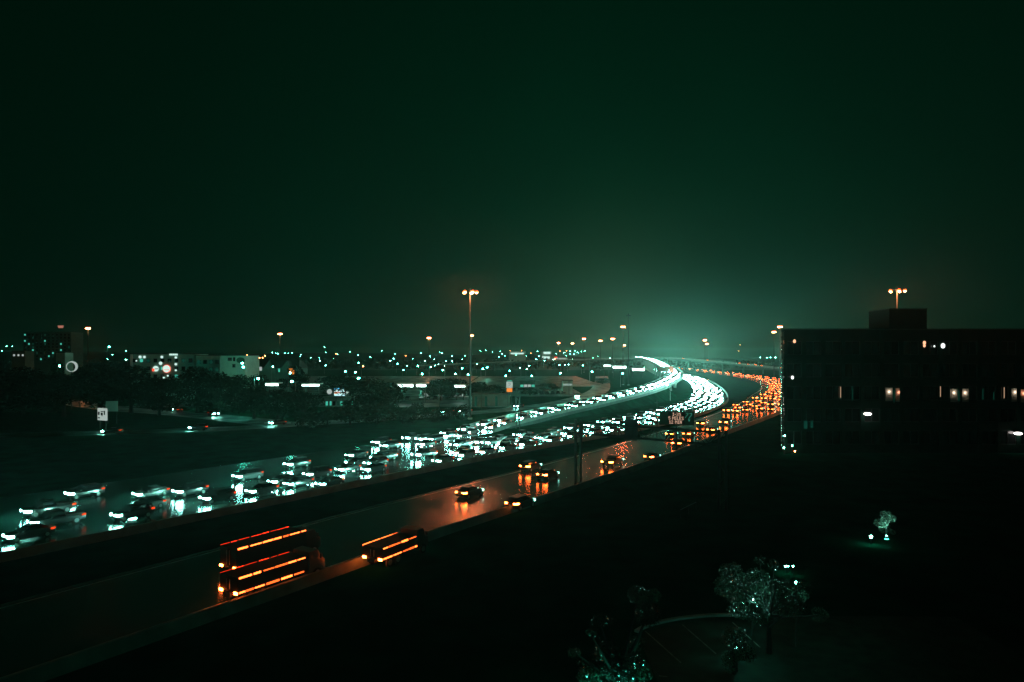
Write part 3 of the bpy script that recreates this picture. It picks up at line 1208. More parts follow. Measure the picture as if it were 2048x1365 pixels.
# ------------------------------------------------------------------ street lamps of the town
def lamp_proto(h, r, mat, arm=1.2):
    t = empty('street_lamp', (0, 0, 0), 0, 'lamp', 'street lamp')
    mb = MB()
    mb.tube((0, 0, 0), (0, 0, h), .10, 'galvanised', .06, n=6)
    mb.tube((0, 0, h - .1), (arm, 0, h + .12), .05, 'galvanised', n=5)
    mb.obj('pole', t)
    mb = MB()
    mb.box((arm + .1, 0, h + r * .75 + .08), (.55, .3, .14), 'galvanised', taper=.7)
    hd = mb.obj('lamp_housing', t)
    mb = MB()
    mb.ball((arm + .1, 0, h + .02), r, mat, 8, 5, .75)
    mb.obj('lamp', hd)
    return t


P_BIG = lamp_proto(9.0, .42, 'white_lamp')
P_SMALL = lamp_proto(8.0, .45, 'dot_lamp')
P_AMB = lamp_proto(8.0, .4, 'amber_dot')
lamp_used = set()


def street_lamp(proto, px, py, h, label, group, Y=None, name='street_lamp', rz=None):
    if id(proto) in lamp_used:
        t = copy_tree(proto)
    else:
        lamp_used.add(id(proto))
        t = proto
    base = -.12
    if Y is None:
        Y = (CAM_H - h) * F_PX / (py - HOR)
        z = base
    else:
        z = CAM_H - (py - HOR) * Y / F_PX - h
    t.location = ((px - CX) / F_PX * Y - 1.2 * math.cos(rz or 0), Y - 1.2 * math.sin(rz or 0), z)
    t.rotation_euler = (0, 0, rz or 0)
    if proto is P_BIG:
        k_ = rnd.choice((.6, .8, 1.0, 1.0, 1.2))
        t.scale = (k_, k_, 1)
    if proto is P_SMALL:
        k_ = rnd.choice((.55, .7, .85, 1.0, 1.25))
        t.scale = (k_, k_, 1)
    return tag(t, label, 'street lamp', group)


big = [(787, 717.5, None), (795, 728, None), (815, 732, None), (808, 740.5, None), (836, 732, None), (861, 734, None), (869, 731, None), (844, 748, None),
       (888, 732, None), (886, 740, None), (911, 748, None), (923, 737, None), (937, 749, None), (955, 729, None), (965, 738, None), (974, 735, None),
       (1018, 742, None), (1013, 752, None), (1039, 736, None), (1055, 738, None), (1058, 732, None), (1062, 752, None), (1122, 746.6, None), (1183, 743.5, None),
       (1165, 731, None), (691, 743, None), (651, 731, None), (612, 736, None)]
for px, py, Y in big:
    Yd = 11.0 * F_PX / (py - HOR)
    if Yd > 760:
        h, Yd, zz = 9.0, 700, None
        zb = CAM_H - (py - HOR) * Yd / F_PX - h
        street_lamp(P_BIG, px, py, h, 'white lamp on a pole at the far end of the car parks', 'far car park lamps', Y=Yd, rz=rnd.choice((0, math.pi)))
    else:
        lab, g = ('white lamp on a pole over the car parks behind the tall lamp mast', 'car park lamps')
        if px > 1100:
            lab, g = ('white lamp on a pole in the dark field below the level flyover', 'field lamps')
        elif px > 1000:
            lab, g = ('white lamp on a pole in the hazy cluster above the pole sign', 'pole sign lamps')
        elif px < 700:
            lab, g = ('white lamp on a pole beyond the gabled building', 'gabled building lamps')
        street_lamp(P_BIG, px, py, 9.0, lab, g, rz=rnd.choice((0, math.pi)))
singles = [(516, 784, 4.5, 'white lamp low between the dark trees below the gabled building', 235), (583, 757, 6, 'white lamp in front of the gabled building', 255),
           (583, 789, 4, 'small white lamp low in the dark trees under the shop sign strips', 215), (713, 754, 7, 'white lamp on a pole behind the bright screen', 300),
           (715, 779, 5, 'white lamp beside the small lit box next to the bright screen', 255), (218, 694, 9, 'large white lamp alone on the dark hill above the white sign', 420),
           (485, 727, 9, 'upper white lamp beside the pale hotel gable', 268), (486, 740, 8, 'lower white lamp beside the pale hotel gable', 262),
           (1245, 757, 6, 'white lamp with a wide glow at the foot of the unlit mast', 430), (1073, 719.5, 9, 'white lamp at the end of the level flyover', 700),
           (1335, 784, 5, 'small lamp below the curve of the slip road', 300)]
for px, py, h, lab, Y in singles:
    street_lamp(P_BIG if px not in (583, 1335) else P_SMALL, px, py, h, lab, None, Y=Y, rz=rnd.choice((0, math.pi)))

# distant town: dots of light on the slope
dots = [(13, 693), (24, 693), (93, 686), (108, 694), (99, 699), (100, 703), (215, 719), (225, 710), (252, 702), (253, 720), (62, 691), (130, 693), (137, 692), (33, 703),
        (42, 712), (4, 702), (56, 724), (602, 710), (622, 716), (638, 716), (600, 713), (649, 695), (652, 705), (675, 709), (700, 704), (717, 711), (763, 702), (740, 714),
        (717, 726), (825, 718), (880, 704), (884, 707), (904, 713), (860, 713), (842, 707), (780, 722), (960, 702), (972, 701), (905, 723), (893, 723),
        (1119, 731), (1137, 730), (1130, 730), (1196, 713), (1186, 716), (1010, 712), (1004, 708), (998, 714), (1062, 707), (1052, 713), (1000, 703), (1020, 702),
        (1133, 702), (1141, 703), (1150, 702), (1156, 705), (1163, 703), (1128, 706), (1140, 708), (1170, 702), (1120, 703), (1112, 708), (1148, 709), (1133, 712),
        (1090, 722), (1520, 715.5), (1534, 715.5), (1540.5, 715.5), (1550, 715.5), (1477, 702.5), (545, 706), (552, 707), (556, 708), (570, 707), (577, 707), (584, 706),
        (640, 722), (668, 718), (790, 708), (812, 712), (850, 722), (940, 704), (930, 712), (985, 704), (1032, 711), (1043, 702), (1075, 703), (1078, 713), (925, 719), (868, 719)]
for px, py in dots:
    if py < 720:
        Y = 1250 + rnd.uniform(-60, 60)
        h = 8.0
    else:
        Y = 820 + rnd.uniform(-40, 40)
        h = 8.0
    if 1515 < px < 1555:
        lab, g = 'white dot in the short row of four lamps beside the black office block', 'row of four lamps'
        Y = 760
    elif px < 260:
        lab, g = 'white dot of light on the dark slope around the apartment tower', 'lamps around the apartment tower'
    elif px < 600:
        lab, g = 'small dot of light above the roof of the gabled building', 'lamps above the gabled building'
    elif px < 1000:
        lab, g = 'white dot of light on the far slope above the car parks', 'lamps on the far slope'
    else:
        lab, g = 'white dot of light in the haze below the row of orange masts', 'lamps in the haze'
    street_lamp(P_AMB if rnd.random() < .12 else P_SMALL, px, py, h, lab.replace('white dot', 'dot'), g, Y=Y, rz=rnd.choice((0, math.pi)))
for px, py, Y, lab in ((494, 711, 420, 'orange lamp glowing at the roof edge of the hotel gable, upper one'), (500, 715, 415, 'orange lamp glowing at the roof edge of the hotel gable, lower one'),
                       (519, 716, 600, 'amber lamp, first of the three over the gabled building'), (525, 716, 600, 'amber lamp, second of the three over the gabled building'),
                       (530, 712, 600, 'amber lamp, third and highest over the gabled building'), (726, 733, 520, 'amber lamp alone behind the bright screen'),
                       (672, 708, 900, 'reddish lamp alone on the far slope'), (1480, 690, 900, 'faint lamp alone over the exit flyover'),
                       (1110, 718, 860, 'red lamp on the level flyover')):
    street_lamp(P_AMB, px, py, 8, lab, None, Y=Y)

# ------------------------------------------------------------------ gantry, message sign, lattice posts
def lattice_tower(name, base, h, w, d, rz, parent, panels=6):
    mb = MB()
    for sx in (-1, 1):
        mb.box((sx * w / 2, 0, h / 2), (.26, d, h), 'dark_steel')
    pt = mb.obj('tower_posts', parent, base)
    pt.rotation_euler = (0, 0, rz)
    for i in range(panels):
        z0, z1 = h * i / panels, h * (i + 1) / panels
        a = -1 if i % 2 else 1
        mb = MB()
        mb.tube((-a * w / 2, 0, z0 + .1), (a * w / 2, 0, z1 - .1), .055, 'dark_steel', n=6)
        mb.obj('brace', pt)
    return pt


g0, g1 = Vector((10.0, 103.0, -.1)), Vector((27.4, 88.8, -.1))
gd_ = (g1 - g0)
gl = gd_.length
grz = math.atan2(gd_.y, gd_.x)
gan = empty('sign_gantry', g0, grz, 'dark steel truss gantry standing at the road edge and reaching over the black embankment', 'gantry')
lattice_tower('tower', (0, 0, 0), 10.3, .95, .35, 0, gan, 7)
lattice_tower('tower', (gl, 0, 0), 10.3, .95, .35, 0, gan, 7)
zt, zb_ = 9.95, 8.3
for nm, z in (('top_chord', zt), ('bottom_chord', zb_)):
    for yy in (-.55, .55):
        mb = MB()
        mb.tube((.2, yy, z), (gl - .2, yy, z), .10, 'dark_steel', n=8)
        mb.obj(nm, gan)
npan = 14
for i in range(npan):
    x0, x1 = .5 + (gl - 1) * i / npan, .5 + (gl - 1) * (i + 1) / npan
    for yy in (-.55, .55):
        mb = MB()
        mb.tube((x0, yy, zb_), (x1, yy, zt) if i % 2 else (x0 + .001, yy, zt), .05, 'dark_steel', n=6)
        mb.obj('web_bar', gan)
        if not i % 2:
            mb = MB()
            mb.tube((x0, yy, zt), (x1, yy, zb_), .05, 'dark_steel', n=6)
            mb.obj('web_bar', gan)
# dark panel sign hung on the gantry
sp = at(1269, 859, 0, Y=98.0)
pn = empty('panel_sign', sp, grz, 'dark square panel sign hung on the truss of the gantry', 'sign')
mb = MB()
mb.box((0, -.95, 0), (2.1, .10, 3.0), 'sign_back')
mb.obj('panel', pn)
for z in (-1.0, 0, 1.0):
    mb = MB()
    mb.box((0, -.84, z), (2.0, .10, .12), 'dark_steel')
    mb.obj('rail', pn)
for x in (-.7, .7):
    mb = MB()
    mb.box((x, -.72, .2), (.1, .12, 2.4), 'dark_steel')
    mb.obj('bracket', pn)
# electronic message sign on its own post
mp = Vector((33.4, 138.5, 0))
ms = empty('message_sign', (mp.x, mp.y, -.1), math.atan2(-mp.x, mp.y) + .0, 'roadside message sign on one post, dotted letters reading I-35 5 MILES 12 MIN', 'sign')
kx = mp.length / mp.y      # board faces the camera's side of the road
zc = CAM_H - (836.5 - HOR) * 138.5 / F_PX
bw, bh = 6.9, 2.75
mb = MB()
mb.tube((-.0, .25, 0), (0, .25, zc + bh / 2 - .1), .22, 'dark_steel', .18, n=10)
mb.obj('post', ms)
mb = MB()
mb.box((0, 0, zc + .1), (bw, .3, bh), 'sign_green')
mb.box((0, .2, zc + .1), (bw - .3, .12, .2), 'dark_steel')
board = mb.obj('board', ms)
for (cx_, sx, cz, sz) in ((0, bw, bh / 2, .09), (0, bw, -bh / 2, .09)):
    mb = MB()
    mb.box((cx_, -.03, zc + .1 + cz), (sx, .4, sz), 'dark_steel')
    mb.obj('frame_rail', ms)
FONT = {'I': ["111", "010", "010", "010", "010", "010", "111"], '-': ["000", "000", "000", "111", "000", "000", "000"],
        '3': ["1110", "0001", "0001", "0110", "0001", "0001", "1110"], '5': ["1111", "1000", "1110", "0001", "0001", "1001", "0110"],
        'M': ["10001", "11011", "10101", "10101", "10001", "10001", "10001"], 'L': ["1000"] * 6 + ["1111"], 'E': ["1111", "1000", "1000", "1110", "1000", "1000", "1111"],
        'S': ["0111", "1000", "1000", "0110", "0001", "0001", "1110"], '1': ["010", "110", "010", "010", "010", "010", "111"],
        '2': ["0110", "1001", "0001", "0010", "0100", "1000", "1111"], 'N': ["1001", "1101", "1101", "1011", "1011", "1001", "1001"], ' ': ["00"] * 7}
pit = .094
mb = MB()
mb.box((-.05, -.165, zc + .08), (3.3, .05, 2.45), 'display_black')
disp = mb.obj('display', ms)
for row, (txt, xc) in enumerate((("I-35", .10), ("5 MILES", -.02), ("12 MIN", -.12))):
    wtot = sum(len(FONT[c][0]) + 1 for c in txt) * pit
    x = xc - wtot / 2
    ztop = zc + 1.12 - row * .78
    mb = MB()
    for c in txt:
        g = FONT[c]
        for r_, line in enumerate(g):
            for q_, b in enumerate(line):
                if b == '1':
                    mb.box((x + q_ * pit, -.20, ztop - r_ * pit), (pit * .74, .03, pit * .74), 'led_amber')
        x += (len(g[0]) + 1) * pit
    tag(mb.obj('lettering', ms), kind='stuff')
# two faint bent arrows on the plain half of the board
for (x, z, sc) in ((2.0, zc + .72, 1.0), (2.72, zc + .62, 1.15)):
    mb = MB()
    pts = [Vector((-.32, 0, -.55)), Vector((-.1, 0, -.2)), Vector((.15, 0, .08)), Vector((.26, 0, .30)), Vector((.10, 0, .42)), Vector((-.18, 0, .36))]
    for a, b in zip(pts, pts[1:]):
        mb.tube(Vector((x, -.17, z)) + a * sc, Vector((x, -.17, z)) + b * sc, .05, 'sign_letter_glow', n=5)
    mb.obj('symbol', ms)
for (a, b) in (((2.35, -.52), (2.18, -.12)), ((2.35, -.52), (2.5, -.2)), ((2.18, -.12), (2.5, -.2))):
    mb = MB()
    mb.tube((x - 2.72 + a[0] + .1, -.17, zc + a[1]), (x - 2.72 + b[0] + .1, -.17, zc + b[1]), .05, 'sign_letter_glow', n=5)
    mb.obj('symbol', ms)
# lattice posts by the slip road
lp = empty('lattice_sign_post', (1.6, 186, -.1), .2, 'pair of thin dark lattice posts beside the foot of the slip road', 'sign post')
lattice_tower('tower', (0, 0, 0), 8.6, 1.0, .25, 0, lp, 6)
mb = MB()
mb.box((0, 0, 8.7), (1.6, .4, .22), 'dark_steel')
mb.obj('cap_beam', lp)
# brown sign board across the slip road
bs = at(1331, 738.5, 0, Y=425)
bt = empty('overhead_sign', (bs.x, bs.y, 0), -.25, 'brown sign board with a red end standing across the white glare of the slip road', 'sign')
for nm, cx_, sx, m in (('panel', -1.2, 6.6, 'brown_panel'), ('red_panel', 3.4, 2.4, 'red_panel')):
    mb = MB()
    mb.box((cx_, 0, bs.z), (sx, .25, 3.0 if nm == 'panel' else 3.4), m)
    mb.obj(nm, bt)
for x in (-4.8, 4.8):
    mb = MB()
    mb.tube((x, .3, -.1), (x, .3, bs.z + 1.7), .2, 'dark_steel', n=8)
    mb.obj('post', bt)
mb = MB()
mb.box((0, .35, bs.z), (9.8, .25, .3), 'dark_steel')
mb.obj('beam', bt)
# dark poles
for px, top, base, h_lab in ((1072, 697, 735, 'thin dark pole standing at the end of the level flyover'), (1098, 806, 838, 'thin dark pole in front of the oncoming queue by the message sign')):
    pass

# ------------------------------------------------------------------ trees
def leaf_faces(mb, blobs, n, size, mat, rng, flat=0.0):
    tot = sum(b[3] * b[4] * b[5] for b in blobs)
    for (cx_, cy_, cz, rx, ry, rz_) in blobs:
        k = max(4, int(n * rx * ry * rz_ / tot))
        for _ in range(k):
            while True:
                v = Vector((rng.uniform(-1, 1), rng.uniform(-1, 1), rng.uniform(-1, 1)))
                if .25 < v.length < 1:
                    break
            v = v * (.72 + .28 * rng.random()) if rng.random() < .3 else v.normalized() * rng.uniform(.72, 1.06)
            c = Vector((cx_ + v.x * rx, cy_ + v.y * ry, cz + v.z * rz_))
            u = Vector((rng.gauss(0, 1), rng.gauss(0, 1), rng.gauss(0, 1))).normalized()
            w = u.cross(Vector((rng.gauss(0, 1), rng.gauss(0, 1), rng.gauss(0, 1)))).normalized()
            s = size * rng.uniform(.6, 1.4)
            mb.add([c - u * s, c + w * s * .45, c + u * s, c - w * s * .45], [(0, 1, 2, 3)], mat)


def tree_meshes(h, r, n, leaf, seed, mat, low=.22, ragged=False):
    rng = random.Random(seed)
    tr = MB()
    tr.tube((0, 0, -.2), (0, 0, h * .45), .028 * h + .05, 'bark', .018 * h, n=8)
    blobs = []
    nb = 26 if ragged else 9
    for i in range(nb):
        a = 2 * math.pi * i / nb * 2.4 + rng.random()
        rr = r * rng.uniform(.25, .68)
        z = h * rng.uniform(low + .16, .84)
        c = Vector((rr * math.cos(a), rr * math.sin(a), z))
        br = r * (rng.uniform(.10, .27) if ragged else rng.uniform(.34, .52))
        if ragged:
            c = Vector((c.x * 1.35, c.y * 1.35, h * rng.uniform(.36, .97)))
        blobs.append((*c, br, br, br * rng.uniform(.65, .9)))
        tr.tube((0, 0, h * rng.uniform(.28, .44)), c, .012 * h, 'bark', .004 * h, n=5)
    if not ragged:
        blobs.append((0, 0, h * .82, r * .5, r * .5, h * .17))
    cr = MB()
    leaf_faces(cr, blobs, n, leaf, mat, rng)
    return tr.mesh('trunk'), cr.mesh('crown')


TREE = [tree_meshes(14, 6.5, 3400, .42, 3 + i, 'leaf_dark', low=.02) for i in range(4)]
SHRUB = [tree_meshes(5, 3.6, 1100, .26, 20 + i, 'leaf_dark', low=-.05) for i in range(3)]
NEAR = [tree_meshes(7.5, 2.7, 15000, .06, 40, 'leaf', ragged=True), tree_meshes(6.2, 3.7, 14000, .06, 41, 'leaf', ragged=True), tree_meshes(3.0, 1.3, 2600, .07, 42, 'leaf', low=.0)]


def tree(px, top, Y, wpx, label, group=None, shrub=False, idx=None, base_z=-.15):
    src = SHRUB if shrub else TREE
    i = rnd.randrange(len(src)) if idx is None else idx
    h = CAM_H - (top - HOR) * Y / F_PX - base_z
    H0, R0 = (5, 3.6) if shrub else (14, 6.5)
    rad = wpx / 2 * Y / F_PX
    t = empty('shrub' if shrub else 'tree', ((px - CX) / F_PX * Y, Y, base_z), rnd.random() * 6.28, label, 'shrub' if shrub else 'tree', group)
    t.scale = (rad / R0 / .9, rad / R0 / .9, h / H0 / .95)
    link_mesh('trunk', src[i][0], t)
    link_mesh('crown', src[i][1], t)
    return t


for px, top, Y, w, lab in (
        (-30, 742, 225, 150, 'dark tree cut by the picture edge, beyond the motorway'), (45, 738, 232, 130, 'dark broad tree below the lights of the apartment tower'),
        (128, 752, 222, 110, 'dark tree in front of the ring sign'), (200, 733, 238, 120, 'dark tree between the ring sign and the hotel'),
        (262, 735, 236, 120, 'dark round tree covering the end wall of the hotel'), (318, 758, 226, 90, 'dark low tree under the round red and white signs'),
        (395, 738, 236, 110, 'dark round tree before the middle of the hotel'), (438, 752, 230, 100, 'dark tree beside the pale hotel gable'),
        (508, 775, 214, 90, 'dark tree below the gabled building, nearer the hotel'), (556, 782, 205, 95, 'dark tree under the first shop sign strip'),
        (606, 786, 204, 85, 'dark tree under the second shop sign strip'), (735, 758, 222, 125, 'broad black tree beside the bright screen'),
        (782, 768, 232, 60, 'dark tree at the end of the petrol station canopy'), (880, 760, 300, 70, 'hazy round tree behind the car park poles'),
        (906, 758, 320, 60, 'hazy tree close behind the tall lamp mast'), (958, 766, 296, 66, 'hazy tree just past the tall lamp mast'),
        (985, 772, 290, 60, 'hazy tree beside the pole sign'), (685, 752, 330, 90, 'dark tree behind the bright screen'),
        (1100, 768, 380, 50, 'hazy tree by the far end of the car park'), (1205, 757, 470, 40, 'hazy small tree below the lit shop strip'),
        (1060, 775, 340, 46, 'hazy tree beyond the pole sign'), (590, 735, 330, 60, 'hazy tree beside the gabled building'),
        (480, 752, 262, 60, 'lit leafy tree under the lamps of the hotel gable'), (515, 752, 270, 50, 'lit leafy tree between hotel and gabled building'),
        (118, 728, 262, 36, 'lit tree below and beside the ring sign'), (160, 735, 262, 30, 'small lit tree just past the ring sign')):
    tree(px, top, Y, w, lab, 'trees beyond the motorway')
for px, top, Y, w, lab in (
        (655, 822, 192, 90, 'black shrub beside the dim parked car gap'), (700, 815, 196, 100, 'broad black shrub on the verge under the bright screen'),
        (755, 812, 198, 95, 'black shrub on the verge below the broad black tree'), (805, 818, 200, 60, 'black shrub on the verge before the forecourt'),
        (832, 808, 212, 54, 'dark bush in the forecourt before the canopy'), (888, 818, 208, 58, 'black shrub beside the tall mast, canopy side'),
        (918, 812, 210, 44, 'black shrub at the foot of the tall lamp mast'), (865, 824, 204, 40, 'low black shrub between two shrubs on the verge'),
        (620, 826, 188, 80, 'black shrub below the second shop sign strip'), (1190, 768, 470, 30, 'pale round bush beside the frontage road')):
    tree(px, top, Y, w, lab, 'shrubs along the verge', shrub=True)

# near trees in the dark car park
for i, (px, py, Y, lab) in enumerate(((1238, 1300, 36, 'small leafy tree beside the curved kerb, leaves faintly lit'),
                                      (1538, 1215, 46, 'broad leafy tree glittering with light reflected by wet leaves'),
                                      (1468, 1282, 43, 'low round bush beside the glittering tree'))):
    x = (px - CX) / F_PX * Y
    t = empty('tree' if i < 2 else 'shrub', (x, Y, -.15), i * 1.3, lab, 'tree' if i < 2 else 'shrub', 'plants in the car park below')
    link_mesh('trunk', NEAR[i][0], t)
    link_mesh('crown', NEAR[i][1], t)
t = empty('shrub', (at(1772, 1045, 1.5)[0], at(1772, 1045, 1.5)[1], -.15), .4, 'low shrub lit bright white by the garden lamp beside it', 'shrub', 'plants in the car park below')
link_mesh('trunk', NEAR[2][0], t)
link_mesh('crown', NEAR[2][1], t)

# black verge: planted embankment beyond the near barrier
# (unlit, so it stays almost black)

# ------------------------------------------------------------------ office block
OX0, OY, OH = 55.3, 140.0, 25.1
off_ = empty('office_building', (OX0, OY, 0), 0, 'black unlit office block with a few lit windows and a square roof housing', 'building')
W_, D_ = 62.0, 38.0
bays, floors = 15, 5
bw_, fh, BX, FZ = 4.0, 4.6, .6, .7
# facade built as piers and spandrels so that the windows sit in real openings
for f in range(floors + 1):
    mb = MB()
    z0 = FZ + f * fh - .9
    z1 = FZ + f * fh + (.9 if f < floors else OH - FZ - f * fh)
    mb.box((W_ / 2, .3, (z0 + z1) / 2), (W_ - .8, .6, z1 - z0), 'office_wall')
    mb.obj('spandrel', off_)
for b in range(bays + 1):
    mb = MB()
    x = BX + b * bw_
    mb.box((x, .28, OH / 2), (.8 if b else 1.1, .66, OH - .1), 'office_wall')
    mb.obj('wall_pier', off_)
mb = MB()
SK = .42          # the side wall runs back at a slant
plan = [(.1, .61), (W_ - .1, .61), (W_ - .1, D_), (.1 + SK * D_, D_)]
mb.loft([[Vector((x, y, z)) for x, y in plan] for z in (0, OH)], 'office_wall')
mb.obj('wall', off_)
plan = [(-.05, -.2), (W_ + .2, -.2), (W_ + .2, D_ + .2), (.0 + SK * (D_ + .2), D_ + .2)]
mb = MB()
mb.loft([[Vector((x, y, z)) for x, y in plan] for z in (OH + .005, OH + .24)], 'roofing')
mb.obj('roof', off_)
hx0 = (1786 - CX) / F_PX * 155 - OX0
mb = MB()
mb.box((hx0 + 4.3, 21, OH + 2.75), (8.6, 9, 5.2), 'office_wall')
mb.box((hx0 + 4.3, 21, OH + 5.42), (8.9, 9.3, .18), 'roofing')
mb.obj('roof_housing', off_)
# polished corner column which catches the glare of the road
mb = MB()
zz, rr_ = 0.0, random.Random(5)
prof = []
while zz < OH - .2:
    prof.append((zz, .30 + rr_.uniform(-.035, .035)))
    zz += rr_.uniform(.25, .6)
mb.loft([[Vector((.12 + r_ * math.cos(a * math.pi / 8), -.12 + r_ * math.sin(a * math.pi / 8), z_)) for a in range(16)] for z_, r_ in prof], 'polished_metal')
mb.obj('corner_column', off_)
mb = MB()
ww, wh = bw_ - .8, fh - 1.8
mb.add([(-ww / 2, 0, -wh / 2), (ww / 2, 0, -wh / 2), (ww / 2, 0, wh / 2), (-ww / 2, 0, wh / 2)], [(0, 1, 2, 3)], 'dark_glass')
pane_me = mb.mesh('pane')
mb = MB()
for x in (-ww / 2 + .05, 0, ww / 2 - .05):
    mb.box((x, -.04, 0), (.09, .1, wh), 'window_frame')
for z in (-wh / 2 + .05, wh / 2 - .05):
    mb.box((0, -.045, z), (ww, .1, .09), 'window_frame')
frame_me = mb.mesh('window')
for f in range(floors):
    for b in range(bays):
        x, z = BX + (b + .5) * bw_, FZ + f * fh + fh / 2
        w = link_mesh('window', frame_me, off_, (x, .34, z))
        link_mesh('pane', pane_me, w, (0, .01, 0))


def facade_px(px, py):
    return (px - CX) / F_PX * OY - OX0, CAM_H - (py - HOR) * OY / F_PX


def blind_mat():
    m = bpy.data.materials.new('paper_blind')
    m.use_nodes = True
    nt = m.node_tree
    nt.nodes.clear()
    t_ = nt.nodes.new('ShaderNodeBsdfTranslucent')
    t_.inputs['Color'].default_value = (.55, .52, .46, 1)
    d_ = nt.nodes.new('ShaderNodeBsdfDiffuse')
    d_.inputs['Color'].default_value = (.02, .02, .02, 1)
    a_ = nt.nodes.new('ShaderNodeAddShader')
    o_ = nt.nodes.new('ShaderNodeOutputMaterial')
    nt.links.new(t_.outputs[0], a_.inputs[0])
    nt.links.new(d_.outputs[0], a_.inputs[1])
    nt.links.new(a_.outputs[0], o_.inputs['Surface'])
    MATS['paper_blind'] = m


blind_mat()
emitter('globe_pale', (1.0, .80, .62), 9.0)
emitter('globe_pink', (1.0, .42, .26), 9.0)


def lit_blind(px, py, mat):
    # a paper blind in a window opening with a globe lamp hanging close behind it
    x, z = facade_px(px, py)
    mb = MB()
    mb.add([(x - .74, -.02, z - 1.9), (x + .74, -.02, z - 1.9), (x + .74, -.02, z + .85), (x - .74, -.02, z + .85)], [(0, 1, 2, 3)], 'paper_blind')
    bl = mb.obj('blind', off_)
    mb = MB()
    mb.ball((x, .21, z), .20, mat, 10, 6)
    mb.obj('globe_lamp', bl)


for px, py, m in ((1778, 784, 'globe_pale'), (1798, 785, 'globe_pink'), (1908, 786, 'globe_pale'), (1930, 786, 'globe_pale'), (2030, 785, 'globe_pale'), (2047, 787, 'globe_pink')):
    lit_blind(px, py, m)


def gap_light(px, y0, y1, mat, wpx=1.6):  # glowing strip: painted glint along a mullion; also used for dim panes
    (xa, z0), (_, z1) = facade_px(px, y0), facade_px(px, y1)
    mb = MB()
    mb.box((xa, -.06, (z0 + z1) / 2), (wpx * OY / F_PX, .05, abs(z0 - z1)), mat)
    mb.obj('glow_strip', off_)


for px, y0, y1, m in ((1681, 774, 796, 'curtain_light'), (1704.5, 775, 803, 'window_dim'), (1880.5, 773, 794, 'curtain_light'), (1965.5, 779, 800, 'window_dim'),
                      (1987, 785, 801, 'window_dim'), (2008, 775, 797, 'curtain_light'), (1788, 780, 806, 'window_dim'), (1917.5, 781, 803, 'window_dim')):
    gap_light(px, y0, y1, m, 1.4)
for x0, x1 in ((1681, 1716), (1953, 2046), (1772, 1800), (1860, 1916)):
    (xa, z0), (xb, _) = facade_px(x0, 801), facade_px(x1, 801)
    mb = MB()
    mb.box(((xa + xb) / 2, -.08, z0), (xb - xa, .12, .06), 'window_frame')
    mb.obj('sill', off_)
for px, y0, y1, w in ((1611, 842, 858, 7), (1623.5, 842, 856, 5)):
    gap_light(px, y0, y1, 'window_dim', w)
for px, py, m, s in ((1588.5, 683, 'amber_small', .3), (1848, 686, 'amber_small', .3), (1848, 692, 'amber_small', .25), (1885, 692, 'white_small', .42), (1868, 693, 'white_small', .16),
                     (1584.5, 755.5, 'white_small', .3)):
    if m not in MATS:
        emitter(m, (1, .45, .25) if 'amber' in m else (.95, 1, .95), 1.6)
    xa, z0 = facade_px(px, py)
    mb = MB()
    mb.ball((xa, -.12, z0), s, m, 8, 5, 1.3)  # glowing ball painted in for a light reflected in a window
    mb.obj('window_glint', off_)
# bulkhead lamps: hood, lens
for px, py in ((1733, 828), (2033, 867)):
    xa, z0 = facade_px(px, py)
    mb = MB()
    mb.ball((xa, -.45, z0), .75, 'wall_lamp_glow', 12, 5, .36)
    ln = mb.obj('bulkhead_lamp', off_)
    mb = MB()
    mb.box((xa, -.3, z0 + .42), (1.5, .8, .16), 'window_frame', taper=.8)
    mb.obj('hood', ln)
for px, py, m, lab in ((1568, 896, 'flood_lamp', 'small bright lamp post at the foot of the polished office corner'), (1584, 892, 'flood_lamp', 'small lamp post just past the office corner'),
                       (1590, 903, 'amber_dot', 'small orange lamp post in front of the office wall'), (1569.5, 872, 'flood_lamp', 'slim lamp post halfway along the office corner')):
    p = at(px, py, 0, Y=137.5)
    t = empty('lamp_post', (p.x, p.y, -.15), 0, lab, 'lamp post')
    mb = MB()
    mb.tube((0, 0, 0), (0, 0, p.z + .1), .06, 'dark_steel', n=6)
    mb.obj('post', t)
    mb = MB()
    mb.ball((0, 0, p.z + .15), .14, m, 8, 5, 1.0)
    mb.obj('lamp', t)

# garden lamp, path lamps and rail in the dark grounds
p = at(1742, 1074, .7)
t = empty('garden_lamp', (p.x, p.y, -.12), 0, 'single dazzling white garden lamp beside the lit shrub', 'garden lamp')
mb = MB()
mb.tube((0, 0, 0), (0, 0, .72), .05, 'dark_steel', n=8)
mb.obj('post', t)
mb = MB()
mb.ball((0, 0, .82), .13, 'path_lamp_on', 10, 6)
mb.obj('lamp', t)
for i, px in enumerate((1571, 1576.5, 1586)):
    p = at(px, 1133, .6)
    t = empty('path_lamp', (p.x, p.y, -.12), 0, 'tiny white path lamp in the row of three above the glittering tree', 'path lamp', 'row of three path lamps')
    mb = MB()
    mb.tube((0, 0, 0), (0, 0, .66), .035, 'dark_steel', n=6)
    mb.obj('post', t)
    mb = MB()
    mb.ball((0, 0, .72), .075 if i != 1 else .05, 'flood_lamp', 8, 5)
    mb.obj('lamp', t)
p = at(1766, 1066, .4)  # unseen lamp added to brighten the shrub
t = empty('garden_lamp', (at(1772, 1045, 1.5)[0] - .35, at(1772, 1045, 1.5)[1] - .75, -.12), 0, 'added uplighter hidden at the foot of the lit shrub to brighten it', 'garden lamp')
mb = MB()
mb.tube((0, 0, 0), (0, 0, .34), .17, 'dark_steel', n=12, caps=False)
mb.obj('base', t)
mb = MB()
mb.tube((0, 0, .04), (0, 0, .08), .15, 'uplight_on', n=12)
mb.obj('lamp', t)
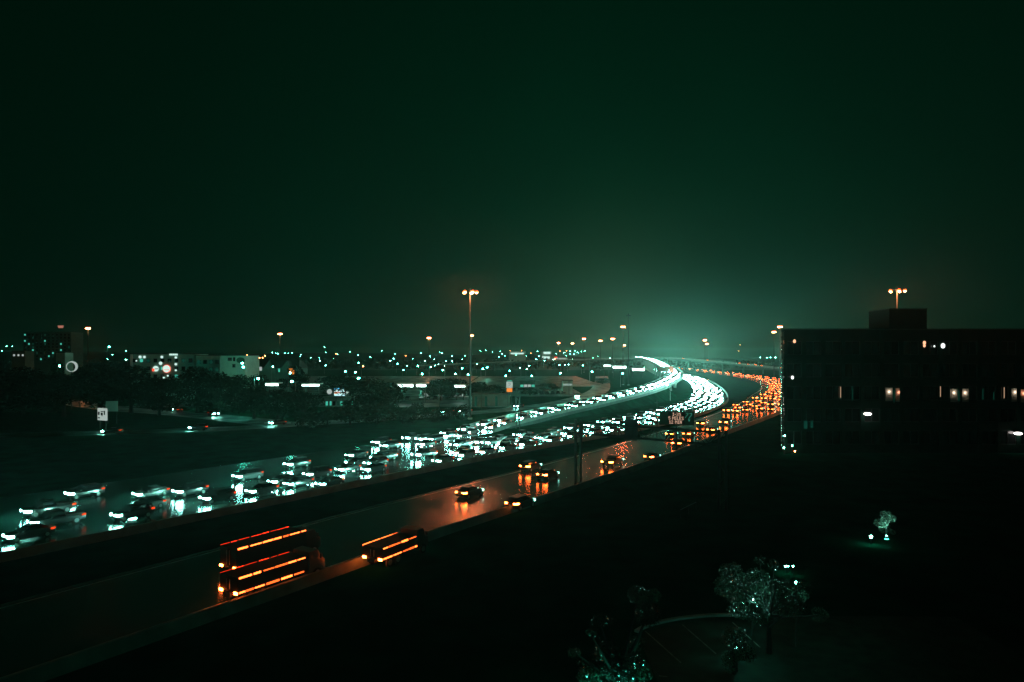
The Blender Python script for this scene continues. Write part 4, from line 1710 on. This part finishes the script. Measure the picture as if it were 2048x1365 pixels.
# unseen lamps added to light the leaves of the near trees and bush
emitter('leaf_fill', (0.30, 1.00, 0.80), 560.0)
emitter('kerb_fill', (0.08, 1.00, 0.66), 620.0)
for px, py, Y, h, lab, r_, m in ((1592, 1172, 47.0, 4.3, 'upper added fill lamp hidden among the branches of the glittering tree', .07, 'leaf_fill'),
                              (1505, 1215, 46.5, 3.3, 'lower added fill lamp hidden among the branches of the glittering tree', .07, 'leaf_fill'),
                              (1474, 1290, 43.3, 1.4, 'short added fill lamp inside the low round bush', .04, 'leaf_fill'),
                              (1250, 1345, 35.0, 2.2, 'low added fill lamp behind the leaves of the kerb tree', .11, 'kerb_fill')):
    x = (px - CX) / F_PX * Y
    t = empty('leaf_fill_lamp', (x, Y, -.12), 0, lab, 'lamp post')
    mb = MB()
    mb.tube((0, 0, 0), (0, 0, h), .06, 'dark_steel', n=8)
    mb.obj('post', t)
    mb = MB()
    mb.ball((0, 0, h + .15), r_, m, 8, 5)
    mb.obj('lamp', t)
p, q = at(1361, 1020, .9), at(1392, 1005, .9)
t = empty('handrail', p, 0, 'short thin pale handrail alone on the black embankment', 'railing')
mb = MB()
mb.tube((0, 0, 0), q - p, .035, 'sign_white', n=6)
mb.obj('rail', t)
for k in (0, .5, 1):
    mb = MB()
    r_ = (q - p) * k
    mb.tube(r_, r_ + Vector((0, 0, -1.05)), .03, 'dark_steel', n=6)
    mb.obj('post', t)

# ------------------------------------------------------------------ town buildings
def building(name, px0, px1, top, Y, depth, wall, label, base=-.15, roof='roofing'):
    x0, x1 = (px0 - CX) / F_PX * Y, (px1 - CX) / F_PX * Y
    h = CAM_H - (top - HOR) * Y / F_PX
    t = empty(name, (x0, Y, base), 0, label, 'building')
    w, hh = x1 - x0, h - base
    mb = MB()
    mb.box((w / 2, depth / 2, hh / 2), (w, depth, hh), wall)
    mb.obj('wall', t)
    mb = MB()
    mb.box((w / 2, depth / 2, hh + .15), (w + .5, depth + .5, .3), roof)
    mb.obj('roof', t)
    return t, w, hh


def windows(t, w, hh, nx_, nz_, mats, ww=1.4, wh=1.5, z0=2.0, y=-.05, seed=1):
    rg = random.Random(seed)
    for j in range(nz_):
        for i in range(nx_):
            x = w * (i + .5) / nx_
            z = z0 + (hh - z0 - 1.0) * (j + .5) / nz_
            mb = MB()
            mb.box((x, y, z), (ww + .24, .08, wh + .24), 'window_frame')
            fr = mb.obj('window', t)
            mb = MB()
            mb.box((x, y - .045, z), (ww, .05, wh), rg.choice(mats))
            mb.obj('pane', fr)


t, w, hh = building('hotel', 262, 388, 709, 300, 14, 'render_wall', 'long pale hotel wing lit teal, with round red and white signs on it')
windows(t, w, hh, 9, 5, ['dark_glass', 'dark_glass', 'dark_glass', 'window_dim', 'dark_glass', 'window_teal'], seed=4)
mb = MB()
mb.box((.3, -.25, hh / 2), (.9, .5, hh), 'sign_white')
mb.obj('corner_pilaster', t)
for px, py, r_, m, nm in ((333, 738, 1.6, 'lit_white', 'round_sign'), (311, 738, 1.2, 'lit_white', 'logo_sign'), (320.5, 727, 1.0, 'lit_white', 'wall_lamp'), (279.5, 714.5, .85, 'lit_white', 'wall_lamp'),
                       (288, 714.5, .75, 'lit_white', 'wall_lamp'), (323, 714.5, .75, 'lit_white', 'wall_lamp'), (351, 715.5, .7, 'lit_white', 'wall_lamp'), (351, 729, .7, 'lit_white', 'wall_lamp'),
                       (351, 741, .6, 'lit_white', 'wall_lamp'), (327, 756, .6, 'lit_white', 'wall_lamp'), (335, 752, .55, 'lit_white', 'wall_lamp'), (272, 722, .4, 'lit_white', 'wall_lamp')):
    p = at(px, py, 0, Y=299.5) - Vector((t.location.x, t.location.y, t.location.z))
    mb = MB()
    mb.tube((p.x, -.1, p.z), (p.x, -.55 if 'sign' in nm else -.4, p.z), r_ if 'sign' in nm else r_ * .7, m, n=14)
    s_ = mb.obj(nm, t)
    if nm == 'round_sign':
        mb = MB()
        mb.tube((p.x, -.08, p.z), (p.x, -.5, p.z), r_ * 1.1, 'lit_red', n=16)
        mb.obj('rim', s_)
        mb = MB()
        mb.box((p.x, -.58, p.z - .45), (2.2, .06, .2), 'lit_red')
        mb.obj('stripe', s_)
    if nm == 'logo_sign':
        mb = MB()
        mb.box((p.x - .95, -.58, p.z - .5), (1.1, .06, 1.2), 'lit_red')
        mb.obj('emblem', s_)
        mb = MB()
        mb.box((p.x + .5, -.58, p.z - .05), (1.4, .06, .35), 'dark_glass')
        mb.obj('emblem', s_)
p = at(346.5, 709.5, 0, Y=299.5) - t.location
for i in range(5):
    mb = MB()
    mb.box((p.x - 1.5 + i * .75, -.3, p.z), (.6, .12, .75), 'lit_white')
    mb.obj('sign_block', t)
t, w, hh = building('hotel_wing', 392, 440, 712, 296, 12, 'render_wall', 'short middle wing of the hotel, dimly lit teal')
windows(t, w, hh, 4, 5, ['dark_glass', 'dark_glass', 'dark_glass', 'window_dim'], seed=8)
t, w, hh = building('hotel_gable', 441, 490, 712, 284, 16, 'render_wall', 'pale brightly lit gable wall of the hotel with a dark oval emblem')
for px, py, sx, sz in ((459.5, 719, 1.5, 1.1), (468, 719, .7, 1.4), (467.5, 732, 1.0, 1.2)):
    p = at(px, py, 0, Y=283.8) - t.location
    mb = MB()
    mb.box((p.x, -.05, p.z), (sx + .3, .08, sz + .3), 'window_frame')
    fr = mb.obj('window', t)
    mb = MB()
    mb.box((p.x, -.1, p.z), (sx, .05, sz), 'dark_glass')
    mb.obj('pane', fr)
p = at(481, 721, 0, Y=283.8) - t.location
mb = MB()
mb.add([(p.x + 1.75 * math.cos(a * .3927), -.08 - yy, p.z + 1.25 * math.sin(a * .3927)) for yy in (0, .12) for a in range(16)],
       [tuple(range(15, -1, -1)), tuple(range(16, 32))] + [(i, 16 + i, 16 + (i + 1) % 16, (i + 1) % 16) for i in range(16)], 'sign_green')
mb.obj('oval_emblem', t)

# gabled building
GY = 330
t, w, hh = building('gabled_building', 496, 598, 737, GY, 14, 'grey_wall', 'dark gabled building with one orange window and a lamplit gable')
for gx, gw, gtop in ((541, 22, 722), (575, 18, 724)):
    xa, xb = (gx - gw / 2 - CX) / F_PX * GY - t.location.x, (gx + gw / 2 - CX) / F_PX * GY - t.location.x
    zt_ = CAM_H - (gtop - HOR) * GY / F_PX - t.location.z
    mb = MB()
    mb.add([(xa, -1.2, 0), (xb, -1.2, 0), (xb, -1.2, hh), ((xa + xb) / 2, -1.2, zt_), (xa, -1.2, hh), (xa, 4, 0), (xb, 4, 0), (xb, 4, hh), ((xa + xb) / 2, 4, zt_), (xa, 4, hh)],
           [(0, 1, 2, 3, 4), (1, 6, 7, 2), (5, 0, 4, 9)], 'grey_wall')
    mb.obj('gable', t)
    mb = MB()
    for sx in (xa - .3, xb + .3):
        mb.add([(sx, -1.6, hh - .2), ((xa + xb) / 2, -1.6, zt_ + .2), ((xa + xb) / 2, 5, zt_ + .2), (sx, 5, hh - .2),
                (sx, -1.6, hh + .1), ((xa + xb) / 2, -1.6, zt_ + .5), ((xa + xb) / 2, 5, zt_ + .5), (sx, 5, hh + .1)],
               [(0, 1, 2, 3), (4, 5, 6, 7), (0, 1, 5, 4), (3, 2, 6, 7), (0, 3, 7, 4)], 'roofing')
    mb.obj('gable_roof', t)
mb = MB()
zr = CAM_H - (718 - HOR) * GY / F_PX + .15
mb.add([(-.5, -.8, hh), (w + .5, -.8, hh), (w - 2, 7, zr), (2, 7, zr), (-.5, 14.8, hh), (w + .5, 14.8, hh)], [(0, 1, 2, 3), (3, 2, 5, 4), (0, 3, 4), (1, 5, 2)], 'roofing')
mb.obj('hip_roof', t)
for px, py, sx, sz, m in ((583, 742, 1.7, 2.2, 'window_warm'), (588, 745, 1.0, 1.9, 'window_warm'), (578, 744, .8, 1.4, 'dark_glass'), (560, 741, .8, 1.6, 'window_teal'), (504, 736, .6, 2.0, 'lit_white_soft'), (523, 738, 1.2, 1.8, 'lit_white_soft'), (597, 740, .5, 1.4, 'window_dim')):
    p = at(px, py, 0, Y=GY - .3) - t.location
    yy = -1.3 if 532 < px < 552 or 566 < px < 584 else -.1
    yy = -1.3
    mb = MB()
    mb.box((p.x, yy, p.z), (sx + .25, .3, sz + .25), 'window_frame')
    fr = mb.obj('window', t)
    mb = MB()
    mb.box((p.x, yy - .17, p.z), (sx, .06, sz), m)
    mb.obj('pane', fr)
street_lamp(P_SMALL, 548, 751, 4, 'lamp washing light up the gable of the gabled building', None, Y=322)

# apartment tower
t, w, hh = building('apartment_tower', 46, 142, 665, 700, 20, 'grey_wall', 'dark apartment tower on the skyline with few dim windows')
windows(t, w, hh, 12, 9, ['dark_glass'] * 9 + ['window_dim', 'window_teal'], ww=1.8, wh=1.7, z0=14, seed=12)
p = at(119.5, 655, 0, Y=699)
sg = empty('roof_sign', (p.x, p.y + 1, p.z - 1.6), 0, 'glowing pinkish sign box on the roof of the apartment tower', 'sign')
mb = MB()
mb.add([(-2.9, 0, 3.4), (2.9, 0, 3.4), (2.1, 0, .9), (-2.1, 0, .9), (-2.9, .8, 3.4), (2.9, .8, 3.4), (2.1, .8, .9), (-2.1, .8, .9)],
       [(0, 1, 2, 3), (7, 6, 5, 4), (0, 4, 5, 1), (1, 5, 6, 2), (2, 6, 7, 3), (3, 7, 4, 0)], 'window_pink')
mb.obj('sign_box', sg)
for x in (-1.4, 1.4):
    mb = MB()
    mb.tube((x, .4, -3.4), (x, .4, .95), .12, 'dark_steel', n=6)
    mb.obj('post', sg)

# ring sign on a pole
p = at(143, 733, 0, Y=252)
rg_ = empty('ring_sign', (p.x, p.y, -.15), 0, 'pale ring-shaped sign on a pole among lit leaves', 'sign')
mb = MB()
for i in range(20):
    a, b = 2 * math.pi * i / 20, 2 * math.pi * (i + 1) / 20
    th = .13 + .32 * max(0, math.cos(a - .2))
    mb.tube((1.9 * math.cos(a), 0, p.z + 1.8 * math.sin(a)), (1.9 * math.cos(b), 0, p.z + 1.8 * math.sin(b)), th, 'lit_white_soft', n=6)
mb.obj('ring', rg_)
mb = MB()
mb.tube((0, 0, 0), (0, 0, p.z - 1.8), .16, 'dark_steel', n=8)
mb.obj('post', rg_)
street_lamp(P_SMALL, 122, 722, 10, 'lamp lighting the leaves beside the ring sign', None, Y=258)
# distant lit house by the ring sign
t, w, hh = building('low_house', 24, 50, 703, 520, 10, 'grey_wall', 'low pale house with lit windows on the slope below the apartment tower')
windows(t, w, hh, 3, 1, ['lit_white_soft', 'window_teal'], z0=hh - 5, seed=2)
t, w, hh = building('low_house', 112, 130, 706, 420, 8, 'render_wall', 'small pale building end catching lamplight near the ring sign')

# white roadside sign board
p = at(205, 829, 0, Y=186)
ws = empty('billboard', (p.x, p.y, -.15), R(-28), 'white lit roadside sign board with dark printed blocks, tilted to the road', 'sign')
zz = p.z + .15
mb = MB()
mb.box((0, 0, zz), (3.9, .35, 3.3), 'lit_white_soft')
mb.obj('panel', ws)
for (x, z, sx, sz) in ((.15, .75, 1.3, .22), (.0, .1, .9, .7), (1.2, .45, .5, 1.1), (-1.35, .2, .7, .9), (-1.3, -1.0, .8, .35), (.1, -.42, .9, .12)):
    mb = MB()
    mb.box((x, -.2, zz + z), (sx, .04, sz), 'dark_glass')
    mb.obj('print', ws)
for x in (-1.3, 1.3):
    mb = MB()
    mb.box((x, .15, (zz - 1.6) / 2), (.22, .22, zz - 1.6), 'dark_steel')
    mb.obj('post', ws)
# dim board behind it
p = at(224, 812, 0, Y=200)
ws = empty('billboard', (p.x, p.y, -.15), R(8), 'dim unlit board just behind the white sign board', 'sign')
mb = MB()
mb.box((0, 0, p.z), (3.2, .25, 3.0), 'render_wall')
mb.obj('panel', ws)
for x in (-1.2, 1.2):
    mb = MB()
    mb.box((x, .2, (p.z - 1.4) / 2), (.2, .2, p.z - 1.4), 'dark_steel')
    mb.obj('post', ws)

# bright advertising screen, box beside it, shop front
p = at(679, 784, 0, Y=252)
sc_ = empty('advertising_screen', (p.x, p.y, -.15), 0, 'bright advertising screen with blue, white and orange bands', 'screen')
zz = p.z + .15
mb = MB()
mb.box((0, .25, zz), (4.2, .4, 3.3), 'dark_steel')
mb.obj('cabinet', sc_)
for z, sz, m in ((1.15, .62, 'screen_blue'), (.62, .4, 'lit_white'), (.22, .36, 'screen_cyan'), (-.14, .34, 'screen_red'), (-.62, .58, 'lit_white'), (-1.2, .55, 'screen_cyan')):
    mb = MB()
    mb.box((0, .02, zz + z), (3.9, .06, sz - .004), m)
    mb.obj('screen_band', sc_)
mb = MB()
mb.box((-1.3, -.03, zz - .35), (1.0, .04, .8), 'lit_orange')
mb.obj('screen_picture', sc_)
for x in (-1.2, 1.2):
    mb = MB()
    mb.box((x, .3, (zz - 1.6) / 2), (.3, .3, zz - 1.6), 'dark_steel')
    mb.obj('post', sc_)
p = at(695, 782, 0, Y=254)
sg = empty('sign_box', (p.x, p.y, -.15), 0, 'small plain lit box sign next to the advertising screen', 'sign')
mb = MB()
mb.box((0, 0, p.z), (.9, .4, 1.7), 'lit_white_soft')
mb.obj('panel', sg)
mb = MB()
mb.box((0, .1, (p.z - .85) / 2), (.16, .16, p.z - .85), 'dark_steel')
mb.obj('post', sg)
p = at(659, 783, 0, Y=256)
sg = empty('sign_box', (p.x, p.y, -.15), R(18), 'round-topped pale sign on the other side of the advertising screen', 'sign')
mb = MB()
mb.tube((0, 0, p.z), (0, .3, p.z), .95, 'lit_white_soft', n=12)
mb.obj('panel', sg)
mb = MB()
mb.box((0, .15, (p.z - .9) / 2), (.16, .16, p.z - .9), 'dark_steel')
mb.obj('post', sg)
t, w, hh = building('shop', 650, 716, 796, 262, 10, 'dark_concrete', 'low shop with a row of lit panes under the advertising screen')
for i in range(9):
    mb = MB()
    x = w * (i + .5) / 9
    lit = i in (0, 1, 4, 7)
    mb.box((x, -.05, 1.5), (w / 9 - .3, .08, 1.9), 'window_frame')
    fr = mb.obj('window', t)
    mb = MB()
    mb.box((x, -.1, 1.5), (w / 9 - .55, .05, 1.6), 'window_teal' if lit else ('window_dim' if i % 2 else 'dark_glass'))
    mb.obj('pane', fr)
mb = MB()
mb.box((w / 2, -.6, 2.75), (w, 1.1, .18), 'window_frame')
mb.obj('canopy', t)


# lit canopies: petrol station and sign strips
def canopy(px0, px1, py, Y, label, cat, thick=.6, depth=6.0, slope=0, name='lit_canopy', mat='canopy_tube', gap=None):
    a, b = at(px0, py, 0, Y=Y), at(px1, py + slope, 0, Y=Y)
    t = empty(name, (a.x, a.y, -.15), 0, label, cat)
    z = a.z + .15
    w = b.x - a.x
    mb = MB()
    mb.box((w / 2, depth / 2, z + thick * .75 + .06), (w + .6, depth, thick * .5), 'sign_white')
    mb.obj('canopy_roof', t)
    nseg = max(3, int(w / 1.3))
    for i in range(nseg):
        if gap and gap[0] < (i + .5) / nseg < gap[1]:
            continue
        hh_ = thick * rnd.uniform(.75, 1.0)
        mb = MB()
        mb.box((w * (i + .5) / nseg, -.06, z), (w / nseg * .9, .1, hh_), mat)
        mb.obj('light_panel', t)
    for x in (.8, w - .8):
        mb = MB()
        mb.box((x, depth * .5, (z + thick * .4) / 2), (.35, .35, z + thick * .4), 'dark_steel')
        mb.obj('post', t)
    return t


canopy(531, 557, 770, 262, 'bright white sign strip over the dark trees, hotel side', 'sign', .75, 4)
canopy(604, 639, 771, 262, 'bright white sign strip over the dark trees, screen side', 'sign', .6, 4)
canopy(794, 852, 772, 282, 'brightly lit white petrol station canopy', 'petrol station', .95, 9, gap=(.61, .66))
canopy(909, 930, 773, 300, 'short white lit canopy beside the tall lamp mast', 'sign', .6, 4)
canopy(1208, 1221, 732, 600, 'lit shop strip beyond the field, its first and thinnest length', 'sign', 1.0, 8)
canopy(1226, 1252, 735, 600, 'lit shop strip beyond the field, its middle length beside the unlit mast', 'sign', 1.7, 8)
canopy(1265, 1289, 740, 600, 'lit shop strip beyond the field, its last length next to the slip road', 'sign', 1.7, 8)
canopy(530, 578, 849.5, 200, 'long bright white bar of light at the street corner below the trees', 'sign', .42, .6, -2)
# shops in the haze
t, w, hh = building('shop', 1126, 1145, 762, 350, 8, 'render_wall', 'pale small building front in the haze with a lit row of panes')
for i in range(6):
    mb = MB()
    mb.box((w * (i + .5) / 6, -.08, hh - 2.0), (w / 6 * .6, .1, .9), 'lit_white_soft')
    mb.obj('window', t)
t, w, hh = building('warehouse', 944, 1020, 790, 264, 8, 'dark_concrete', 'dark flat warehouse wall behind the tall lamp mast')
for i in range(3):
    mb = MB()
    mb.box((w * (.1 + .27 * i), -.06, hh / 2 - .2), (.9, .1, hh - .8), 'window_dim')
    mb.obj('door', t)
t, w, hh = building('shop', 846, 930, 786, 330, 12, 'grey_wall', 'low grey shop across the lit car park behind the canopy')
windows(t, w, hh, 6, 1, ['window_teal', 'window_dim', 'lit_white_soft'], z0=.6, ww=2.0, wh=1.6, seed=5)
t, w, hh = building('shop', 1040, 1070, 764, 400, 12, 'grey_wall', 'low grey shop beyond the pole sign with lit panes')
windows(t, w, hh, 4, 1, ['window_teal', 'lit_white_soft'], z0=.6, ww=1.8, wh=1.4, seed=6)
t, w, hh = building('distant_store', 1018, 1051, 703, 1230, 25, 'render_wall', 'distant store with a brilliantly lit white front under the sodium glow')
mb = MB()
mb.box((w * .5, -.3, hh - 4.0), (w * .8, .3, 2.6), 'lit_white')
mb.obj('lit_sign', t)
t, w, hh = building('distant_store', 1084, 1104, 703.5, 1240, 25, 'render_wall', 'distant store with a tall white sign at the end of the level flyover')
mb = MB()
mb.box((w * .5, -.3, hh - 2.6), (w * .7, .3, 4.2), 'lit_white')
mb.obj('lit_sign', t)
mb = MB()
mb.box((w * .4, -.3, hh - 11), (w * .75, .3, 4.2), 'lit_white')
mb.obj('lit_front', t)
t, w, hh = building('distant_store', 1106, 1135, 716, 1240, 25, 'render_wall', 'distant low store with a red light on its white front')
mb = MB()
mb.box((w * .45, -.3, hh - 1.6), (w * .9, .3, 2.2), 'lit_white_soft')
mb.obj('lit_front', t)
mb = MB()
mb.box((w * .2, -.5, hh + .6), (5, .3, 2.4), 'lit_red')
mb.obj('red_sign', t)

# pole sign with white and orange panels
p = at(1019, 770, 0, Y=262)
ps = empty('pole_sign', (p.x, p.y, -.15), 0, 'pole sign with a pale upper panel over an orange lower panel', 'sign')
for nm, z, sx, sz, m in (('panel', 770, 2.4, 2.3, 'lit_white_soft'), ('orange_panel', 780.5, 2.1, 1.4, 'lit_orange'), ('top_panel', 762, 1.9, .35, 'window_teal')):
    q = at(1019, z, 0, Y=262).z + .15
    mb = MB()
    mb.box((0, 0, q), (sx, .4, sz), m)
    mb.obj(nm, ps)
q = at(1019, 770, 0, Y=262).z + .15
mb = MB()
for a, b in (((-.5, .5), (.3, .55)), ((.3, .55), (.35, .15)), ((.35, .15), (-.4, -.55))):
    mb.tube((a[0], -.22, q + a[1]), (b[0], -.22, q + b[1]), .07, 'grey_wall', n=5)
mb.obj('symbol', ps)
for x in (-.8, .8):
    mb = MB()
    mb.box((x, .05, (q - 1.2) / 2), (.2, .2, q - 1.2), 'dark_steel')
    mb.obj('post', ps)
# thin dark utility poles
for px, top, Y, lab in ((879, 770, 250, 'thin dark pole between the canopy and the tall mast'), (846, 778, 262, 'thin dark pole in front of the petrol station'),
                        (963, 780, 250, 'thin dark pole before the dark warehouse'), (1072, 698, 640, 'tall thin dark pole at the end of the level flyover'),
                        (1138, 762, 345, 'thin dark pole before the pale small building'), (1314, 802, 190, 'thin dark pole rising behind the message sign')):
    p = at(px, top, 0, Y=Y)
    t = empty('utility_pole', (p.x, p.y, -.15), 0, lab, 'pole')
    mb = MB()
    mb.tube((0, 0, 0), (0, 0, p.z + .15), .14, 'dark_steel', .09, n=7)
    mb.obj('shaft', t)
    mb = MB()
    mb.box((0, 0, p.z - .4), (1.3, .1, .12), 'dark_steel')
    mb.obj('cross_arm', t)

# far woods along the horizon
mb = MB()
rg2 = random.Random(77)
for i in range(1100):
    x = rg2.uniform(-900, -150) if i < 800 else rg2.uniform(-150, 420)
    y = rg2.uniform(930, 1180)
    z = hill_z(x, y)
    r_ = rg2.uniform(4, 8)
    leaf_faces(mb, [(x, y, z + r_ * .6, r_, r_, r_ * .9)], 14, 2.4, 'leaf_dark', rg2)
tag(mb.obj('distant_woods'), kind='stuff', label='dark woods along the far slope')

# unused prototypes
for k, used in USED.items():
    if not used:
        for ch in list(PROTO[k].children):
            bpy.data.objects.remove(ch)
        bpy.data.objects.remove(PROTO[k])

# ------------------------------------------------------------------ haze
mb = MB()
x0, x1, y0, y1, z0, z1 = -3700, 3700, -260, 3700, -1.3, 53.0
mb.box(((x0 + x1) / 2, (y0 + y1) / 2, (z0 + z1) / 2), (x1 - x0, y1 - y0, z1 - z0), 'concrete')
hz = mb.obj('haze')
tag(hz, kind='stuff', label='thin rainy haze over the whole motorway')
hm = bpy.data.materials.new('haze')
hm.use_nodes = True
hn = hm.node_tree
hn.nodes.clear()
pv = hn.nodes.new('ShaderNodeVolumePrincipled')
pv.inputs['Color'].default_value = (0.46, 0.86, 0.74, 1)
pv.inputs['Density'].default_value = HAZE_DENSITY
pv.inputs['Anisotropy'].default_value = HAZE_G
ho = hn.nodes.new('ShaderNodeOutputMaterial')
hn.links.new(pv.outputs[0], ho.inputs['Volume'])
hz.data.materials.clear()
hz.data.materials.append(hm)
print('oncoming', n_on, 'out', cnt, 'objects', len(bpy.data.objects))
